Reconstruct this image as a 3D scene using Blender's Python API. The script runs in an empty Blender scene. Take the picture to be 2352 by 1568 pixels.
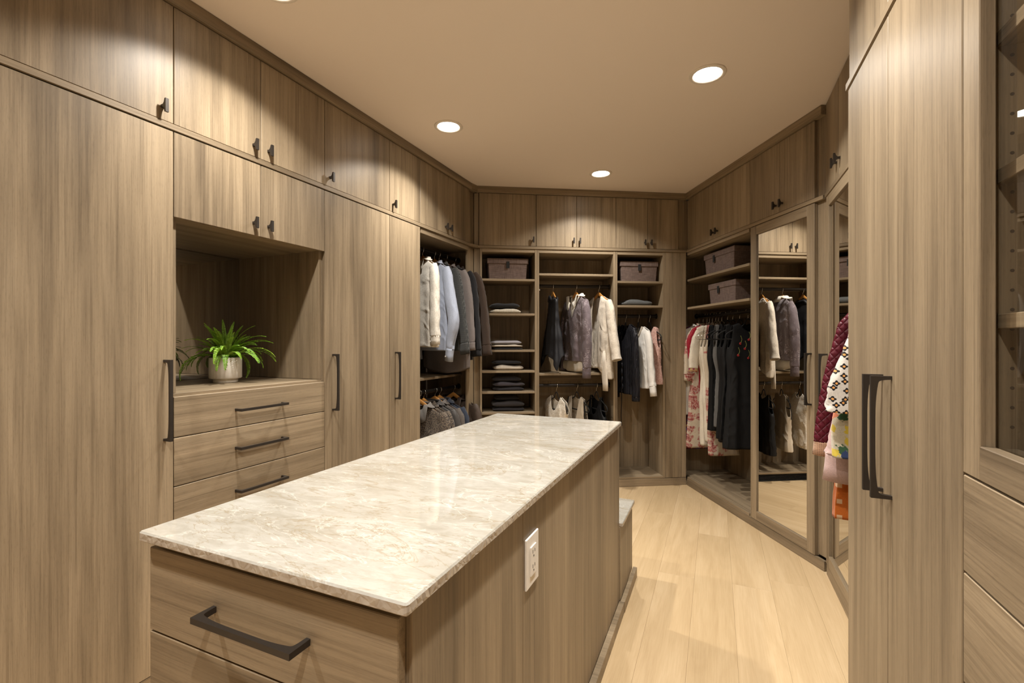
import bpy, math, random
from mathutils import Vector, Matrix, noise
from math import sin, cos, pi, radians, sqrt
random.seed(7)
SC = bpy.context.scene
COL = SC.collection

# ---------------------------------------------------------------- camera, world, exposure
F_PX, CAM_H, YAW = 1070.0, 1.30, 23.6
cam = bpy.data.cameras.new('camera'); cam.sensor_width = 36.0; cam.lens = F_PX / 2352 * 36.0
cam.clip_start = 0.02
co = bpy.data.objects.new('camera', cam); COL.objects.link(co)
co.location = (0, 0, CAM_H); co.rotation_euler = (pi/2, 0, radians(YAW)); SC.camera = co
w = bpy.data.worlds.new('world'); SC.world = w; w.use_nodes = True
w.node_tree.nodes['Background'].inputs[0].default_value = (1.0, .9, .78, 1)
w.node_tree.nodes['Background'].inputs[1].default_value = 0.05
SC.view_settings.view_transform = 'Standard'; SC.view_settings.look = 'None'
SC.view_settings.gamma = 1.0; SC.view_settings.use_curve_mapping = False
SC.view_settings.exposure = 0.20
SC.cycles.max_bounces = 10; SC.cycles.diffuse_bounces = 6; SC.cycles.glossy_bounces = 5
SC.cycles.sample_clamp_indirect = 6.0
SC.cycles.caustics_reflective = False; SC.cycles.caustics_refractive = False
SC.cycles.use_denoising = True
SPOT_W, SPOT_ANGLE, SPOT_BLEND, SPOT_POW = 142.0, 133.0, 0.20, 3.0
LIGHTS = [(-1.52, 1.25), (-1.524, 2.50), (-.037, 2.53), (-.838, 3.685), (-.10, 1.29), (-1.53, .05), (-.08, .02)]
ZC = 2.639

# ---------------------------------------------------------------- materials
def new_mat(name):
    m = bpy.data.materials.new(name); m.use_nodes = True
    return m, m.node_tree, m.node_tree.nodes['Principled BSDF']
def N(t, typ, **kw):
    n = t.nodes.new(typ)
    for k, v in kw.items(): setattr(n, k, v)
    return n
def ramp(t, fac, stops, interp='LINEAR'):
    r = N(t, 'ShaderNodeValToRGB'); r.color_ramp.interpolation = interp
    e = r.color_ramp.elements
    while len(e) < len(stops): e.new(.5)
    for i, (p, c) in enumerate(stops):
        e[i].position = p; e[i].color = (c[0], c[1], c[2], 1)
    t.links.new(fac, r.inputs[0]); return r.outputs[0]
def coords(t, scale, rand=True, kind='Object'):
    tc = N(t, 'ShaderNodeTexCoord'); mp = N(t, 'ShaderNodeMapping'); mp.inputs['Scale'].default_value = scale
    src = tc.outputs[kind]
    if rand:
        oi = N(t, 'ShaderNodeObjectInfo'); mu = N(t, 'ShaderNodeMath', operation='MULTIPLY'); mu.inputs[1].default_value = 37.0
        t.links.new(oi.outputs['Random'], mu.inputs[0])
        va = N(t, 'ShaderNodeVectorMath', operation='ADD')
        t.links.new(src, va.inputs[0]); t.links.new(mu.outputs[0], va.inputs[1]); src = va.outputs[0]
    t.links.new(src, mp.inputs[0]); return mp.outputs[0]
def noise_n(t, vec, scale, detail=3, rough=.55, dist=0.0):
    n = N(t, 'ShaderNodeTexNoise'); n.inputs['Scale'].default_value = scale; n.inputs['Detail'].default_value = detail
    n.inputs['Roughness'].default_value = rough; n.inputs['Distortion'].default_value = dist
    t.links.new(vec, n.inputs['Vector']); return n.outputs['Fac']
def mix(t, fac, a, b, mode='MIX'):
    m = N(t, 'ShaderNodeMix', data_type='RGBA', blend_type=mode)
    for s, v in ((0, fac), (6, a), (7, b)):
        if hasattr(v, 'links') or hasattr(v, 'is_linked'): t.links.new(v, m.inputs[s])
        elif s == 0: m.inputs[0].default_value = v
        else: m.inputs[s].default_value = (v[0], v[1], v[2], 1)
    return m.outputs[2]
def bump(t, b, h, strength=.2, dist=.002):
    n = N(t, 'ShaderNodeBump'); n.inputs['Strength'].default_value = strength; n.inputs['Distance'].default_value = dist
    t.links.new(h, n.inputs['Height']); t.links.new(n.outputs[0], b.inputs['Normal'])

W_DARK, W_MID, W_LIGHT = (.116, .086, .055), (.272, .209, .135), (.410, .322, .214)
def wood(name, axis, dark=W_DARK, mid=W_MID, light=W_LIGHT, rough=.42):
    m, t, b = new_mat(name)
    s1 = [1, 1, 1]; s1[axis] = .055
    s2 = [1, 1, 1]; s2[axis] = .012
    s3 = [1, 1, 1]; s3[axis] = .10
    v1 = coords(t, s1); v2 = coords(t, s2); v3 = coords(t, s3)
    broad = noise_n(t, v1, 5.2, 4, .55, .45)
    med = noise_n(t, v1, 26, 4, .6, .25)
    lines = noise_n(t, v2, 85, 4, .7)
    fine = noise_n(t, v2, 300, 2, .6)
    pores = noise_n(t, v3, 420, 2, .6)
    c = ramp(t, broad, [(.30, dark), (.42, tuple(.4*a+.6*b_ for a, b_ in zip(dark, mid))), (.52, mid), (.72, light)])
    c = mix(t, .36, c, ramp(t, med, [(.30, dark), (.50, mid), (.70, light)]))
    c = mix(t, .50, c, ramp(t, lines, [(.34, (.52, .49, .46)), (.48, (1, 1, 1)), (.70, (1.14, 1.13, 1.11))]), 'MULTIPLY')
    c = mix(t, .45, c, ramp(t, fine, [(.32, (.66, .64, .62)), (.50, (1, 1, 1)), (.75, (1.12, 1.12, 1.1))]), 'MULTIPLY')
    c = mix(t, .40, c, ramp(t, pores, [(.30, (.70, .68, .66)), (.48, (1, 1, 1))]), 'MULTIPLY')
    t.links.new(c, b.inputs['Base Color']); b.inputs['Roughness'].default_value = rough
    b.inputs['Specular IOR Level'].default_value = .35
    bump(t, b, fine, .10, .0008)
    return m
WV = wood('wood_vertical_grain', 2)
WH = wood('wood_horizontal_grain', 0)
WD = wood('wood_depth_grain', 1)

def simple(name, col, rough=.5, metal=0.0, spec=.5):
    m, t, b = new_mat(name); b.inputs['Base Color'].default_value = (*col, 1); b.inputs['Roughness'].default_value = rough
    b.inputs['Metallic'].default_value = metal; b.inputs['Specular IOR Level'].default_value = spec
    n = noise_n(t, coords(t, (1, 1, 1)), 60, 2)
    t.links.new(mix(t, .25, col, ramp(t, n, [(.3, tuple(x*.82 for x in col)), (.7, tuple(min(1, x*1.1) for x in col))])), b.inputs['Base Color'])
    return m
BRONZE = simple('dark_bronze_metal', (.050, .042, .036), .42, .55)
RODM = simple('dark_rod_metal', (.035, .031, .029), .35, .8)
CHROME = simple('polished_hook_steel', (.80, .78, .74), .18, 1.0)
BLACK = simple('black_velvet', (.010, .010, .010), .85)
HANGWOOD = simple('honey_hanger_wood', (.50, .235, .062), .30)
VENTM = simple('black_vent_metal', (.012, .012, .013), .35, .6)
WHITEPL = simple('white_plastic', (.80, .77, .72), .35)
SLOT = simple('dark_outlet_slot', (.02, .018, .015), .6)
GAPM = simple('dark_reveal', (.030, .022, .016), .8)
HOLE = simple('shelf_pin_hole_dark', (.06, .042, .028), .9)
def mirror_mat(name, c=.86):
    m, t, b = new_mat(name); b.inputs['Base Color'].default_value = (c, c*.985, c*.95, 1); b.inputs['Metallic'].default_value = 1; b.inputs['Roughness'].default_value = .004
    return m
MIRROR = mirror_mat('silvered_mirror'); NICHEMIR = mirror_mat('niche_mirror', .62)
def glass_mat():
    m, t, b = new_mat('cabinet_glass'); t.nodes.remove(b); out = t.nodes['Material Output']
    tr = N(t, 'ShaderNodeBsdfTransparent'); tr.inputs[0].default_value = (.97, .965, .95, 1)
    gl = N(t, 'ShaderNodeBsdfGlossy'); gl.inputs['Roughness'].default_value = .01
    fr = N(t, 'ShaderNodeFresnel'); fr.inputs[0].default_value = 1.5
    mx = N(t, 'ShaderNodeMixShader'); ge = N(t, 'ShaderNodeNewGeometry'); iv = N(t, 'ShaderNodeMath', operation='SUBTRACT'); iv.inputs[0].default_value = 1; t.links.new(ge.outputs['Backfacing'], iv.inputs[1])
    fm = N(t, 'ShaderNodeMath', operation='MULTIPLY'); t.links.new(fr.outputs[0], fm.inputs[0]); t.links.new(iv.outputs[0], fm.inputs[1]); t.links.new(fm.outputs[0], mx.inputs[0]); t.links.new(tr.outputs[0], mx.inputs[1]); t.links.new(gl.outputs[0], mx.inputs[2])
    t.links.new(mx.outputs[0], out.inputs[0]); return m
GLASS = glass_mat()
def paint(name, col):
    m, t, b = new_mat(name); b.inputs['Roughness'].default_value = .75; b.inputs['Specular IOR Level'].default_value = .2
    n = noise_n(t, coords(t, (1, 1, 1), False), 260, 2); bump(t, b, n, .06, .0006)
    t.links.new(mix(t, .08, col, ramp(t, n, [(.3, tuple(x*.9 for x in col)), (.7, col)])), b.inputs['Base Color']); return m
CEIL = paint('ceiling_paint', (.87, .785, .705))
WALLP = paint('wall_paint', (.60, .52, .43))
def oak_floor():
    m, t, b = new_mat('pale_oak_floor')
    oi = N(t, 'ShaderNodeObjectInfo')
    v1 = coords(t, (1, .10, 1)); v2 = coords(t, (1, .03, 1))
    br = noise_n(t, v1, 9, 5, .6, 1.5); fi = noise_n(t, v2, 220, 3, .6)
    c = ramp(t, br, [(.28, (.475, .345, .195)), (.52, (.545, .405, .238)), (.75, (.60, .46, .285))])
    c = mix(t, .5, c, ramp(t, fi, [(.3, (.84, .80, .75)), (.6, (1, 1, 1))]), 'MULTIPLY')
    c = mix(t, 1.0, c, ramp(t, oi.outputs['Random'], [(0, (.93, .92, .90)), (1, (1.03, 1.03, 1.04))]), 'MULTIPLY')
    t.links.new(c, b.inputs['Base Color']); b.inputs['Roughness'].default_value = .42; b.inputs['Specular IOR Level'].default_value = .3
    bump(t, b, fi, .06, .0005); return m
FLOOR = oak_floor()
def quartzite():
    m, t, b = new_mat('beige_quartzite')
    v = coords(t, (1, 1, 1), False)
    rot = N(t, 'ShaderNodeMapping'); rot.inputs['Rotation'].default_value = (0, 0, radians(-52)); rot.inputs['Scale'].default_value = (.55, 1.5, 1)
    t.links.new(v, rot.inputs[0]); v = rot.outputs[0]
    big = noise_n(t, v, 3.2, 6, .62, 1.2); mid = noise_n(t, v, 15, 6, .68, 1.6); fine = noise_n(t, v, 70, 4, .6, .8)
    c = ramp(t, big, [(.28, (.255, .226, .172)), (.43, (.308, .291, .252)), (.56, (.352, .340, .306)), (.74, (.40, .392, .366))])
    c = mix(t, .42, c, ramp(t, mid, [(.33, (.25, .22, .168)), (.50, (.34, .318, .272)), (.66, (.43, .414, .378))]))
    def vein(sc, off, wd, col, c, dist):
        n = noise_n(t, v, sc, 7, .6, dist)
        a = N(t, 'ShaderNodeMath', operation='SUBTRACT'); a.inputs[1].default_value = off; t.links.new(n, a.inputs[0])
        a2 = N(t, 'ShaderNodeMath', operation='ABSOLUTE'); t.links.new(a.outputs[0], a2.inputs[0])
        r = ramp(t, a2.outputs[0], [(0, (1, 1, 1)), (wd, (0, 0, 0))])
        f2 = N(t, 'ShaderNodeMath', operation='MULTIPLY'); t.links.new(r, f2.inputs[0]); f2.inputs[1].default_value = .55
        return mix(t, f2.outputs[0], c, col)
    c = vein(2.6, .47, .010, (.22, .165, .090), c, 1.8)
    c = vein(4.3, .56, .008, (.24, .185, .105), c, 2.2)
    c = vein(6.0, .52, .012, (.56, .54, .49), c, 1.4)
    c = mix(t, .3, c, ramp(t, fine, [(.3, (.82, .80, .77)), (.6, (1.03, 1.03, 1.03))]), 'MULTIPLY')
    t.links.new(c, b.inputs['Base Color']); b.inputs['Roughness'].default_value = .035; b.inputs['Specular IOR Level'].default_value = .5
    return m
STONE = quartzite()
def edge_stone():
    m, t, b = new_mat('chiselled_stone_edge')
    v = coords(t, (1, 1, 1), False); vo = N(t, 'ShaderNodeTexVoronoi', feature='DISTANCE_TO_EDGE'); vo.inputs['Scale'].default_value = 55
    t.links.new(v, vo.inputs['Vector']); n = noise_n(t, v, 40, 5)
    c = ramp(t, n, [(.3, (.36, .30, .235)), (.7, (.52, .46, .38))])
    t.links.new(c, b.inputs['Base Color']); b.inputs['Roughness'].default_value = .22
    bump(t, b, vo.outputs['Distance'], .8, .004); return m
STONEEDGE = edge_stone()

def cloth(name, col, rough=.9, wave=0.0, col2=None, kind=None, sheen=.15, fine=900):
    m, t, b = new_mat(name); b.inputs['Roughness'].default_value = rough; b.inputs['Specular IOR Level'].default_value = .25
    b.inputs['Sheen Weight'].default_value = sheen
    v = coords(t, (1, 1, 1))
    n = noise_n(t, v, 5, 4); f = noise_n(t, v, fine/4, 2)
    c = mix(t, .55, col, ramp(t, n, [(.3, tuple(x*.80 for x in col)), (.7, tuple(min(1, x*1.10) for x in col))]))
    c = mix(t, .5, c, ramp(t, f, [(.35, (.78, .78, .78)), (.6, (1.05, 1.05, 1.05))]), 'MULTIPLY')
    sep = N(t, 'ShaderNodeSeparateXYZ'); tc = N(t, 'ShaderNodeTexCoord'); t.links.new(tc.outputs['Object'], sep.inputs[0])
    def flat():
        cb = N(t, 'ShaderNodeCombineXYZ'); t.links.new(sep.outputs[0], cb.inputs[0]); t.links.new(sep.outputs[2], cb.inputs[1]); return cb.outputs[0]
    def stripe(axis, freq, lo, hi):
        mu = N(t, 'ShaderNodeMath', operation='MULTIPLY'); mu.inputs[1].default_value = freq; t.links.new(sep.outputs[axis], mu.inputs[0])
        sn = N(t, 'ShaderNodeMath', operation='SINE'); t.links.new(mu.outputs[0], sn.inputs[0])
        return ramp(t, sn.outputs[0], [(lo, (0, 0, 0)), (hi, (1, 1, 1))])
    if kind == 'check':
        a = stripe(2, 850, .45, .6); bb = stripe(0, 850, .45, .6)
        c = mix(t, mix(t, 1.0, a, bb, 'MULTIPLY'), c, col2)
    if kind == 'gingham':
        vo = N(t, 'ShaderNodeTexBrick')
        a = stripe(2, 95, .60, .64); bb = stripe(0, 95, .60, .64)
        c = mix(t, mix(t, 1.0, a, bb, 'MULTIPLY'), c, col2)
    if kind in ('floral', 'paisley', 'multi'):
        sc = {'floral': 12, 'paisley': 105, 'multi': 24}[kind]
        vo = N(t, 'ShaderNodeTexVoronoi', voronoi_dimensions='2D'); vo.inputs['Scale'].default_value = sc
        v = flat(); wv = noise_n(t, v, sc*2.2, 3); va = N(t, 'ShaderNodeVectorMath', operation='ADD')
        sc2 = N(t, 'ShaderNodeVectorMath', operation='SCALE'); sc2.inputs[3].default_value = 1.2/sc
        t.links.new(wv, sc2.inputs[0]); t.links.new(v, va.inputs[0]); t.links.new(sc2.outputs[0], va.inputs[1]); t.links.new(va.outputs[0], vo.inputs['Vector'])
        mask = ramp(t, vo.outputs['Distance'], [(.40, (1, 1, 1)), (.46, (0, 0, 0))] if kind != 'paisley' else [(.28, (1, 1, 1)), (.42, (0, 0, 0))])
        if kind == 'floral':
            mott = noise_n(t, v, 55, 3)
            fc = ramp(t, mott, [(.35, (.22, .045, .045)), (.5, (.42, .15, .13)), (.62, (.50, .36, .30)), (.7, (.20, .17, .16))])
            pick = ramp(t, vo.outputs['Color'], [(.25, (0, 0, 0)), (.30, (1, 1, 1))], 'CONSTANT')
            c = mix(t, mix(t, 1.0, mask, pick, 'MULTIPLY'), c, fc)
        elif kind == 'multi':
            fc = ramp(t, vo.outputs['Color'], [(0, (.62, .48, .06)), (.35, (.04, .10, .05)), (.5, (.62, .22, .12)), (.62, (.03, .05, .13)), (.75, (.66, .60, .45))], 'CONSTANT')
            c = mix(t, mask, c, fc)
        else: c = mix(t, mask, c, col2)
    if kind == 'blossom':
        vo = N(t, 'ShaderNodeTexVoronoi', voronoi_dimensions='2D'); vo.inputs['Scale'].default_value = 33; vo.inputs['Randomness'].default_value = .7; vf = flat(); t.links.new(vf, vo.inputs['Vector'])
        ds = N(t, 'ShaderNodeVectorMath', operation='SUBTRACT'); t.links.new(vf, ds.inputs[0]); t.links.new(vo.outputs['Position'], ds.inputs[1])
        sp = N(t, 'ShaderNodeSeparateXYZ'); t.links.new(ds.outputs[0], sp.inputs[0])
        at = N(t, 'ShaderNodeMath', operation='ARCTAN2'); t.links.new(sp.outputs[0], at.inputs[0]); t.links.new(sp.outputs[1], at.inputs[1])
        m4 = N(t, 'ShaderNodeMath', operation='MULTIPLY'); m4.inputs[1].default_value = 4; t.links.new(at.outputs[0], m4.inputs[0])
        cs = N(t, 'ShaderNodeMath', operation='COSINE'); t.links.new(m4.outputs[0], cs.inputs[0])
        ad = N(t, 'ShaderNodeMath', operation='MULTIPLY_ADD'); ad.inputs[1].default_value = -.075; t.links.new(cs.outputs[0], ad.inputs[0]); t.links.new(vo.outputs['Distance'], ad.inputs[2])
        c = mix(t, ramp(t, ad.outputs[0], [(.30, (1, 1, 1)), (.33, (0, 0, 0))]), c, (.012, .011, .012))
        c = mix(t, ramp(t, vo.outputs['Distance'], [(.12, (1, 1, 1)), (.14, (0, 0, 0))]), c, (.72, .34, .10))
    if kind == 'lace':
        vo = N(t, 'ShaderNodeTexVoronoi', feature='DISTANCE_TO_EDGE'); vo.inputs['Scale'].default_value = 48; t.links.new(v, vo.inputs['Vector'])
        c = mix(t, ramp(t, vo.outputs['Distance'], [(.06, (1, 1, 1)), (.20, (0, 0, 0))]), c, col2); bump(t, b, vo.outputs['Distance'], .6, .003)
    elif kind == 'quilt':
        def dg(sgn):
            m1 = N(t, 'ShaderNodeMath', operation='MULTIPLY_ADD'); m1.inputs[1].default_value = sgn; t.links.new(sep.outputs[0], m1.inputs[0]); t.links.new(sep.outputs[2], m1.inputs[2])
            m2 = N(t, 'ShaderNodeMath', operation='MULTIPLY'); m2.inputs[1].default_value = 84; t.links.new(m1.outputs[0], m2.inputs[0])
            m3 = N(t, 'ShaderNodeMath', operation='SINE'); t.links.new(m2.outputs[0], m3.inputs[0]); m4 = N(t, 'ShaderNodeMath', operation='ABSOLUTE'); t.links.new(m3.outputs[0], m4.inputs[0]); return m4.outputs[0]
        mn = N(t, 'ShaderNodeMath', operation='MINIMUM'); t.links.new(dg(1.15), mn.inputs[0]); t.links.new(dg(-1.15), mn.inputs[1])
        pw = N(t, 'ShaderNodeMath', operation='POWER'); pw.inputs[1].default_value = .5; t.links.new(mn.outputs[0], pw.inputs[0]); bump(t, b, pw.outputs[0], .8, .006)
    elif kind == 'embroid':
        vo = N(t, 'ShaderNodeTexVoronoi', voronoi_dimensions='2D'); vo.inputs['Scale'].default_value = 34; t.links.new(flat(), vo.inputs['Vector'])
        fc = ramp(t, vo.outputs['Color'], [(0, (.40, .03, .03)), (.3, (.10, .05, .20)), (.5, (.45, .22, .05)), (.7, (.25, .02, .08))], 'CONSTANT')
        c = mix(t, ramp(t, vo.outputs['Distance'], [(.30, (1, 1, 1)), (.36, (0, 0, 0))]), c, fc)
    elif kind == 'knit':
        f2 = noise_n(t, coords(t, (1, 1, .45)), 170, 3, .7); c = mix(t, .6, c, ramp(t, f2, [(.32, (.62, .61, .60)), (.5, (1, 1, 1)), (.7, (1.12, 1.12, 1.12))]), 'MULTIPLY'); bump(t, b, f2, .5, .003)
    elif kind == 'sequin':
        vo = N(t, 'ShaderNodeTexVoronoi'); vo.inputs['Scale'].default_value = 210; t.links.new(v, vo.inputs['Vector'])
        pt = noise_n(t, coords(t, (1, 1, .3)), 22, 3); msk = ramp(t, pt, [(.50, (0, 0, 0)), (.60, (1, 1, 1))])
        sp_ = mix(t, 1.0, msk, ramp(t, vo.outputs['Color'], [(.55, (0, 0, 0)), (.6, (1, 1, 1))]), 'MULTIPLY')
        c = mix(t, sp_, c, (.34, .29, .31)); bump(t, b, vo.outputs['Distance'], .5, .003)  # paler speckles put the glints of the sequins into the colour
    elif kind == 'rib':
        a = stripe(0, 420, .3, .8); bump(t, b, a, .7, .003)
    elif kind == 'pleat':
        a = stripe(0, 300, .2, .9); bump(t, b, a, .9, .006)
    else: bump(t, b, f, .25, .001)
    t.links.new(c, b.inputs['Base Color']); return m

# ---------------------------------------------------------------- mesh helpers
ABS = {}
def link(name, me, mat, loc=(0, 0, 0), parent=None, rot=None, smooth=False):
    o = bpy.data.objects.new(name, me); COL.objects.link(o)
    if mat is not None and len(me.materials) == 0: me.materials.append(mat)
    if smooth:
        for p in me.polygons: p.use_smooth = True
    loc = Vector(loc); ABS[o.name] = loc
    if parent is not None:
        o.parent = parent; o.location = loc - ABS.get(parent.name, Vector())
    else: o.location = loc
    if rot is not None: o.rotation_euler = rot
    return o
def mesh(name, vs, fs):
    me = bpy.data.meshes.new(name); me.from_pydata([tuple(v) for v in vs], [], fs); me.update(); return me
def cbox_data(hx, hy, hz, c):
    c = min(c, hx*.45, hy*.45, hz*.45); vs = []; idx = {}
    for sx in (-1, 1):
        for sy in (-1, 1):
            for sz in (-1, 1):
                for a in range(3):
                    h = [hx-c, hy-c, hz-c]; h[a] += c
                    idx[(sx, sy, sz, a)] = len(vs); vs.append((sx*h[0], sy*h[1], sz*h[2]))
    fs = []
    for a in range(3):
        b, d = (a+1) % 3, (a+2) % 3
        for s in (-1, 1):
            q = []
            for sb, sd in ((-1, -1), (1, -1), (1, 1), (-1, 1)):
                k = [0, 0, 0]; k[a] = s; k[b] = sb; k[d] = sd; q.append(idx[(*k, a)])
            fs.append(q if s > 0 else q[::-1])
    for a in range(3):          # edge strips run along axis a, between faces b and d
        b, d = (a+1) % 3, (a+2) % 3
        for sb in (-1, 1):
            for sd in (-1, 1):
                def g(sa, ax):
                    k = [0, 0, 0]; k[a] = sa; k[b] = sb; k[d] = sd; return idx[(*k, ax)]
                q = [g(-1, b), g(1, b), g(1, d), g(-1, d)]
                fs.append(q if sb*sd < 0 else q[::-1])
    for sx in (-1, 1):
        for sy in (-1, 1):
            for sz in (-1, 1):
                q = [idx[(sx, sy, sz, 0)], idx[(sx, sy, sz, 1)], idx[(sx, sy, sz, 2)]]
                fs.append(q if sx*sy*sz > 0 else q[::-1])
    return vs, fs
def box_mesh(name, x0, x1, y0, y1, z0, z1, c=.0012):
    vs, fs = cbox_data((x1-x0)/2, (y1-y0)/2, (z1-z0)/2, c)
    return mesh(name, vs, fs), ((x0+x1)/2, (y0+y1)/2, (z0+z1)/2)
def merge(parts):
    V, Fc = [], []
    for vs, fs in parts:
        o = len(V); V += [tuple(v) for v in vs]; Fc += [[i+o for i in f] for f in fs]
    return V, Fc
def off(data, d): return [(v[0]+d[0], v[1]+d[1], v[2]+d[2]) for v in data[0]], data[1]
def catmull(pts, n):
    P = [Vector(p) for p in pts]; out = []
    for i in range(len(P)-1):
        p0 = P[max(i-1, 0)]; p1 = P[i]; p2 = P[i+1]; p3 = P[min(i+2, len(P)-1)]
        for k in range(n):
            t = k/n
            out.append(.5*((2*p1)+(-p0+p2)*t+(2*p0-5*p1+4*p2-p3)*t*t+(-p0+3*p1-3*p2+p3)*t*t*t))
    out.append(P[-1]); return out
def sweep(pts, rad, n=10, bn=(0, 1, 0), closed=False, caps=True, disp=None):
    """tube along pts; rad = list of (across, along bn)"""
    P = [Vector(p) for p in pts]; B0 = Vector(bn).normalized(); vs, fs = [], []; m = len(P)
    for i, p in enumerate(P):
        t = (P[(i+1) % m]-P[i-1]) if closed else (P[min(i+1, m-1)]-P[max(i-1, 0)])
        t.normalize(); nn = t.cross(B0)
        if nn.length < 1e-4: nn = Vector((1, 0, 0))
        nn.normalize(); b = nn.cross(t)
        ra, rb = rad[i] if isinstance(rad, list) else rad
        for k in range(n):
            a = 2*pi*k/n; f = disp(i/(m-1), k/n) if disp else 1.0
            vs.append(p + nn*ra*f*cos(a) + b*rb*f*sin(a))
    R = m if closed else m-1
    for i in range(R):
        for k in range(n):
            j = (i+1) % m
            fs.append([i*n+k, i*n+(k+1) % n, j*n+(k+1) % n, j*n+k])
    if caps and not closed:
        fs.append(list(range(n))[::-1]); fs.append([(m-1)*n+k for k in range(n)])
    return vs, fs
def lathe(prof, n=48, rf=None):
    vs, fs = [], []
    for r, z in prof:
        for k in range(n):
            a = 2*pi*k/n; q = r*(rf(a, z) if rf else 1); vs.append((q*cos(a), q*sin(a), z))
    for i in range(len(prof)-1):
        for k in range(n): fs.append([i*n+k, i*n+(k+1) % n, (i+1)*n+(k+1) % n, (i+1)*n+k])
    return vs, fs
def prism(poly, x0, x1):
    """polygon strips given as list of quads/tris in (y,z); extruded along x"""
    vs, fs = [], []
    for q in poly:
        o = len(vs); n = len(q)
        vs += [(x0, a, b) for a, b in q] + [(x1, a, b) for a, b in q]
        fs.append([o+i for i in range(n)]); fs.append([o+n+i for i in range(n)][::-1])
        for i in range(n): fs.append([o+i, o+n+i, o+n+(i+1) % n, o+(i+1) % n][::-1])
    return vs, fs

def tag(o, label=None, cat=None, group=None, kind=None):
    if label: o['label'] = label
    if cat: o['category'] = cat
    if group: o['group'] = group
    if kind: o['kind'] = kind
    return o
def empty(name, label, cat, loc, rz=0, group=None):
    o = bpy.data.objects.new(name, None); COL.objects.link(o); o.location = loc; o.rotation_euler = (0, 0, rz); o.empty_display_size = .05
    ABS[o.name] = Vector((0, 0, 0)); return tag(o, label, cat, group)

class Wall:
    def __init__(s, ox, oy, deg): s.o = Vector((ox, oy, 0)); s.r = radians(deg); s.m = Matrix.Rotation(s.r, 3, 'Z')
    def w(s, x, y, z): return s.o + s.m @ Vector((x, y, z))
LW = Wall(-1.9, 0, 90); BW = Wall(-.242, 4.506, 30); RW = Wall(-.242, 4.506, -60); MW = Wall(.565, 0, -90); NW = Wall(.388, 0, -90)

# ---- pulls (front is -Y, long axis Z, base on the plane y = 0)
def handle_mesh(L, H=.042, w=.0055):
    h = [0, .12, .24, .36, .48, .6, .7, .78, .85, .90, .93, .955, .972, .982, .989, .994, .9975, .9992, 1]
    T = [-q for q in h[::-1]] + h[1:]; n = len(T)-1; poly = []; st = []
    for t in T:
        ai = t*(L/2-.0085); k = 1-abs(t)**95; d = (H-.0090)*k - .0075*abs(t)**4*k
        st.append(((-H, t*L/2), (-d, ai)))
    for i in range(n): poly.append([st[i][0], st[i+1][0], st[i+1][1], st[i][1]])
    for s in (0, n):
        sg = -1 if s == 0 else 1
        poly.append([(0, sg*(L/2-.0085)), (-H, sg*L/2), (0, sg*L/2)] if s else [(0, sg*L/2), (-H, sg*L/2), (0, sg*(L/2-.0085))])
    vs, fs = prism(poly, -w, w); me = mesh('bar_pull', vs, fs); me.materials.append(BRONZE); return me
def knob_mesh():
    half = [(0, .0055), (-.007, .0045), (-.013, .006), (-.018, .012), (-.0215, .0225)]
    poly = []
    for i in range(len(half)-1):
        (a, r), (b, q) = half[i], half[i+1]; poly.append([(a, -r), (b, -q), (b, q), (a, r)])
    poly.append([(-.0215, -.025), (-.030, -.025), (-.030, .025), (-.0215, .025)])
    vs, fs = prism(poly, -.0058, .0058); me = mesh('t_knob', vs, fs); me.materials.append(BRONZE); return me
H30, H25, H28 = handle_mesh(.305), handle_mesh(.243), handle_mesh(.297)
KNOB = knob_mesh()

class Unit:
    """one cabinet: an Empty at its base and parts given in wall coordinates"""
    def __init__(s, wall, name, label, cat, xm, group=None, z=0.0):
        s.W = wall; s.xm = xm; s.z = z
        s.e = empty(name, label, cat, wall.w(xm, 0, z), wall.r, group)
    def box(s, name, x0, x1, y0, y1, z0, z1, mat=None, c=.0012, parent=None, label=None):
        mat = mat or WV
        me, ctr = box_mesh(name, x0, x1, y0, y1, z0, z1, c)
        o = link(name, me, mat, (ctr[0]-s.xm, ctr[1], ctr[2]-s.z), parent or s.e)
        if label: o['label'] = label
        return o
    def data(s, name, dat, mat, loc, parent=None, smooth=False, rot=None):
        return link(name, mesh(name, *dat), mat, (loc[0]-s.xm, loc[1], loc[2]-s.z), parent or s.e, rot, smooth)
    def pull(s, me, x, z, parent, y=0.0, horiz=False):
        return link('handle' if me is not KNOB else 'knob', me, None, (x-s.xm, y, z-s.z), parent, (0, pi/2, 0) if horiz else None)
    def door(s, x0, x1, z0, z1, knob=None, handle=None, g=.0015, mat=None):
        d = s.box('door', x0+g, x1-g, .001, .021, z0+g, z1-g, mat or WV, .0015)
        if knob: s.pull(KNOB, knob[0], knob[1], d, .001)
        if handle: s.pull(handle[2] if len(handle) > 2 else H30, handle[0], handle[1], d, .001)
        return d
    def carcass(s, x0, x1, z0, z1, depth, t=.019, y0=.0225, top=True, bottom=True):
        s.box('side_panel', x0+.0005, x0+t, y0, depth, z0, z1); s.box('side_panel', x1-t, x1-.0005, y0, depth, z0, z1)
        s.box('back_panel', x0+t, x1-t, depth-.012, depth, z0, z1)
        if top: s.box('top_panel', x0+t, x1-t, y0, depth-.012, z1-t, z1, WH)
        if bottom: s.box('bottom_panel', x0+t, x1-t, y0, depth-.012, z0, z0+t, WH)
    def rod(s, x0, x1, y, z):
        r = s.data('clothes_rod', merge([sweep([(x0+.004, 0, 0), (x1-.004, 0, 0)], (.015, .010), 14, (0, 1, 0))]), RODM, (0+s.xm*0, y, z))
        for x in (x0+.004, x1-.004):
            s.data('rod_flange', sweep([(-.004, 0, 0), (.004, 0, 0)], (.024, .017), 14, (0, 1, 0)), RODM, (x, y, z), r)
        return r
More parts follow.
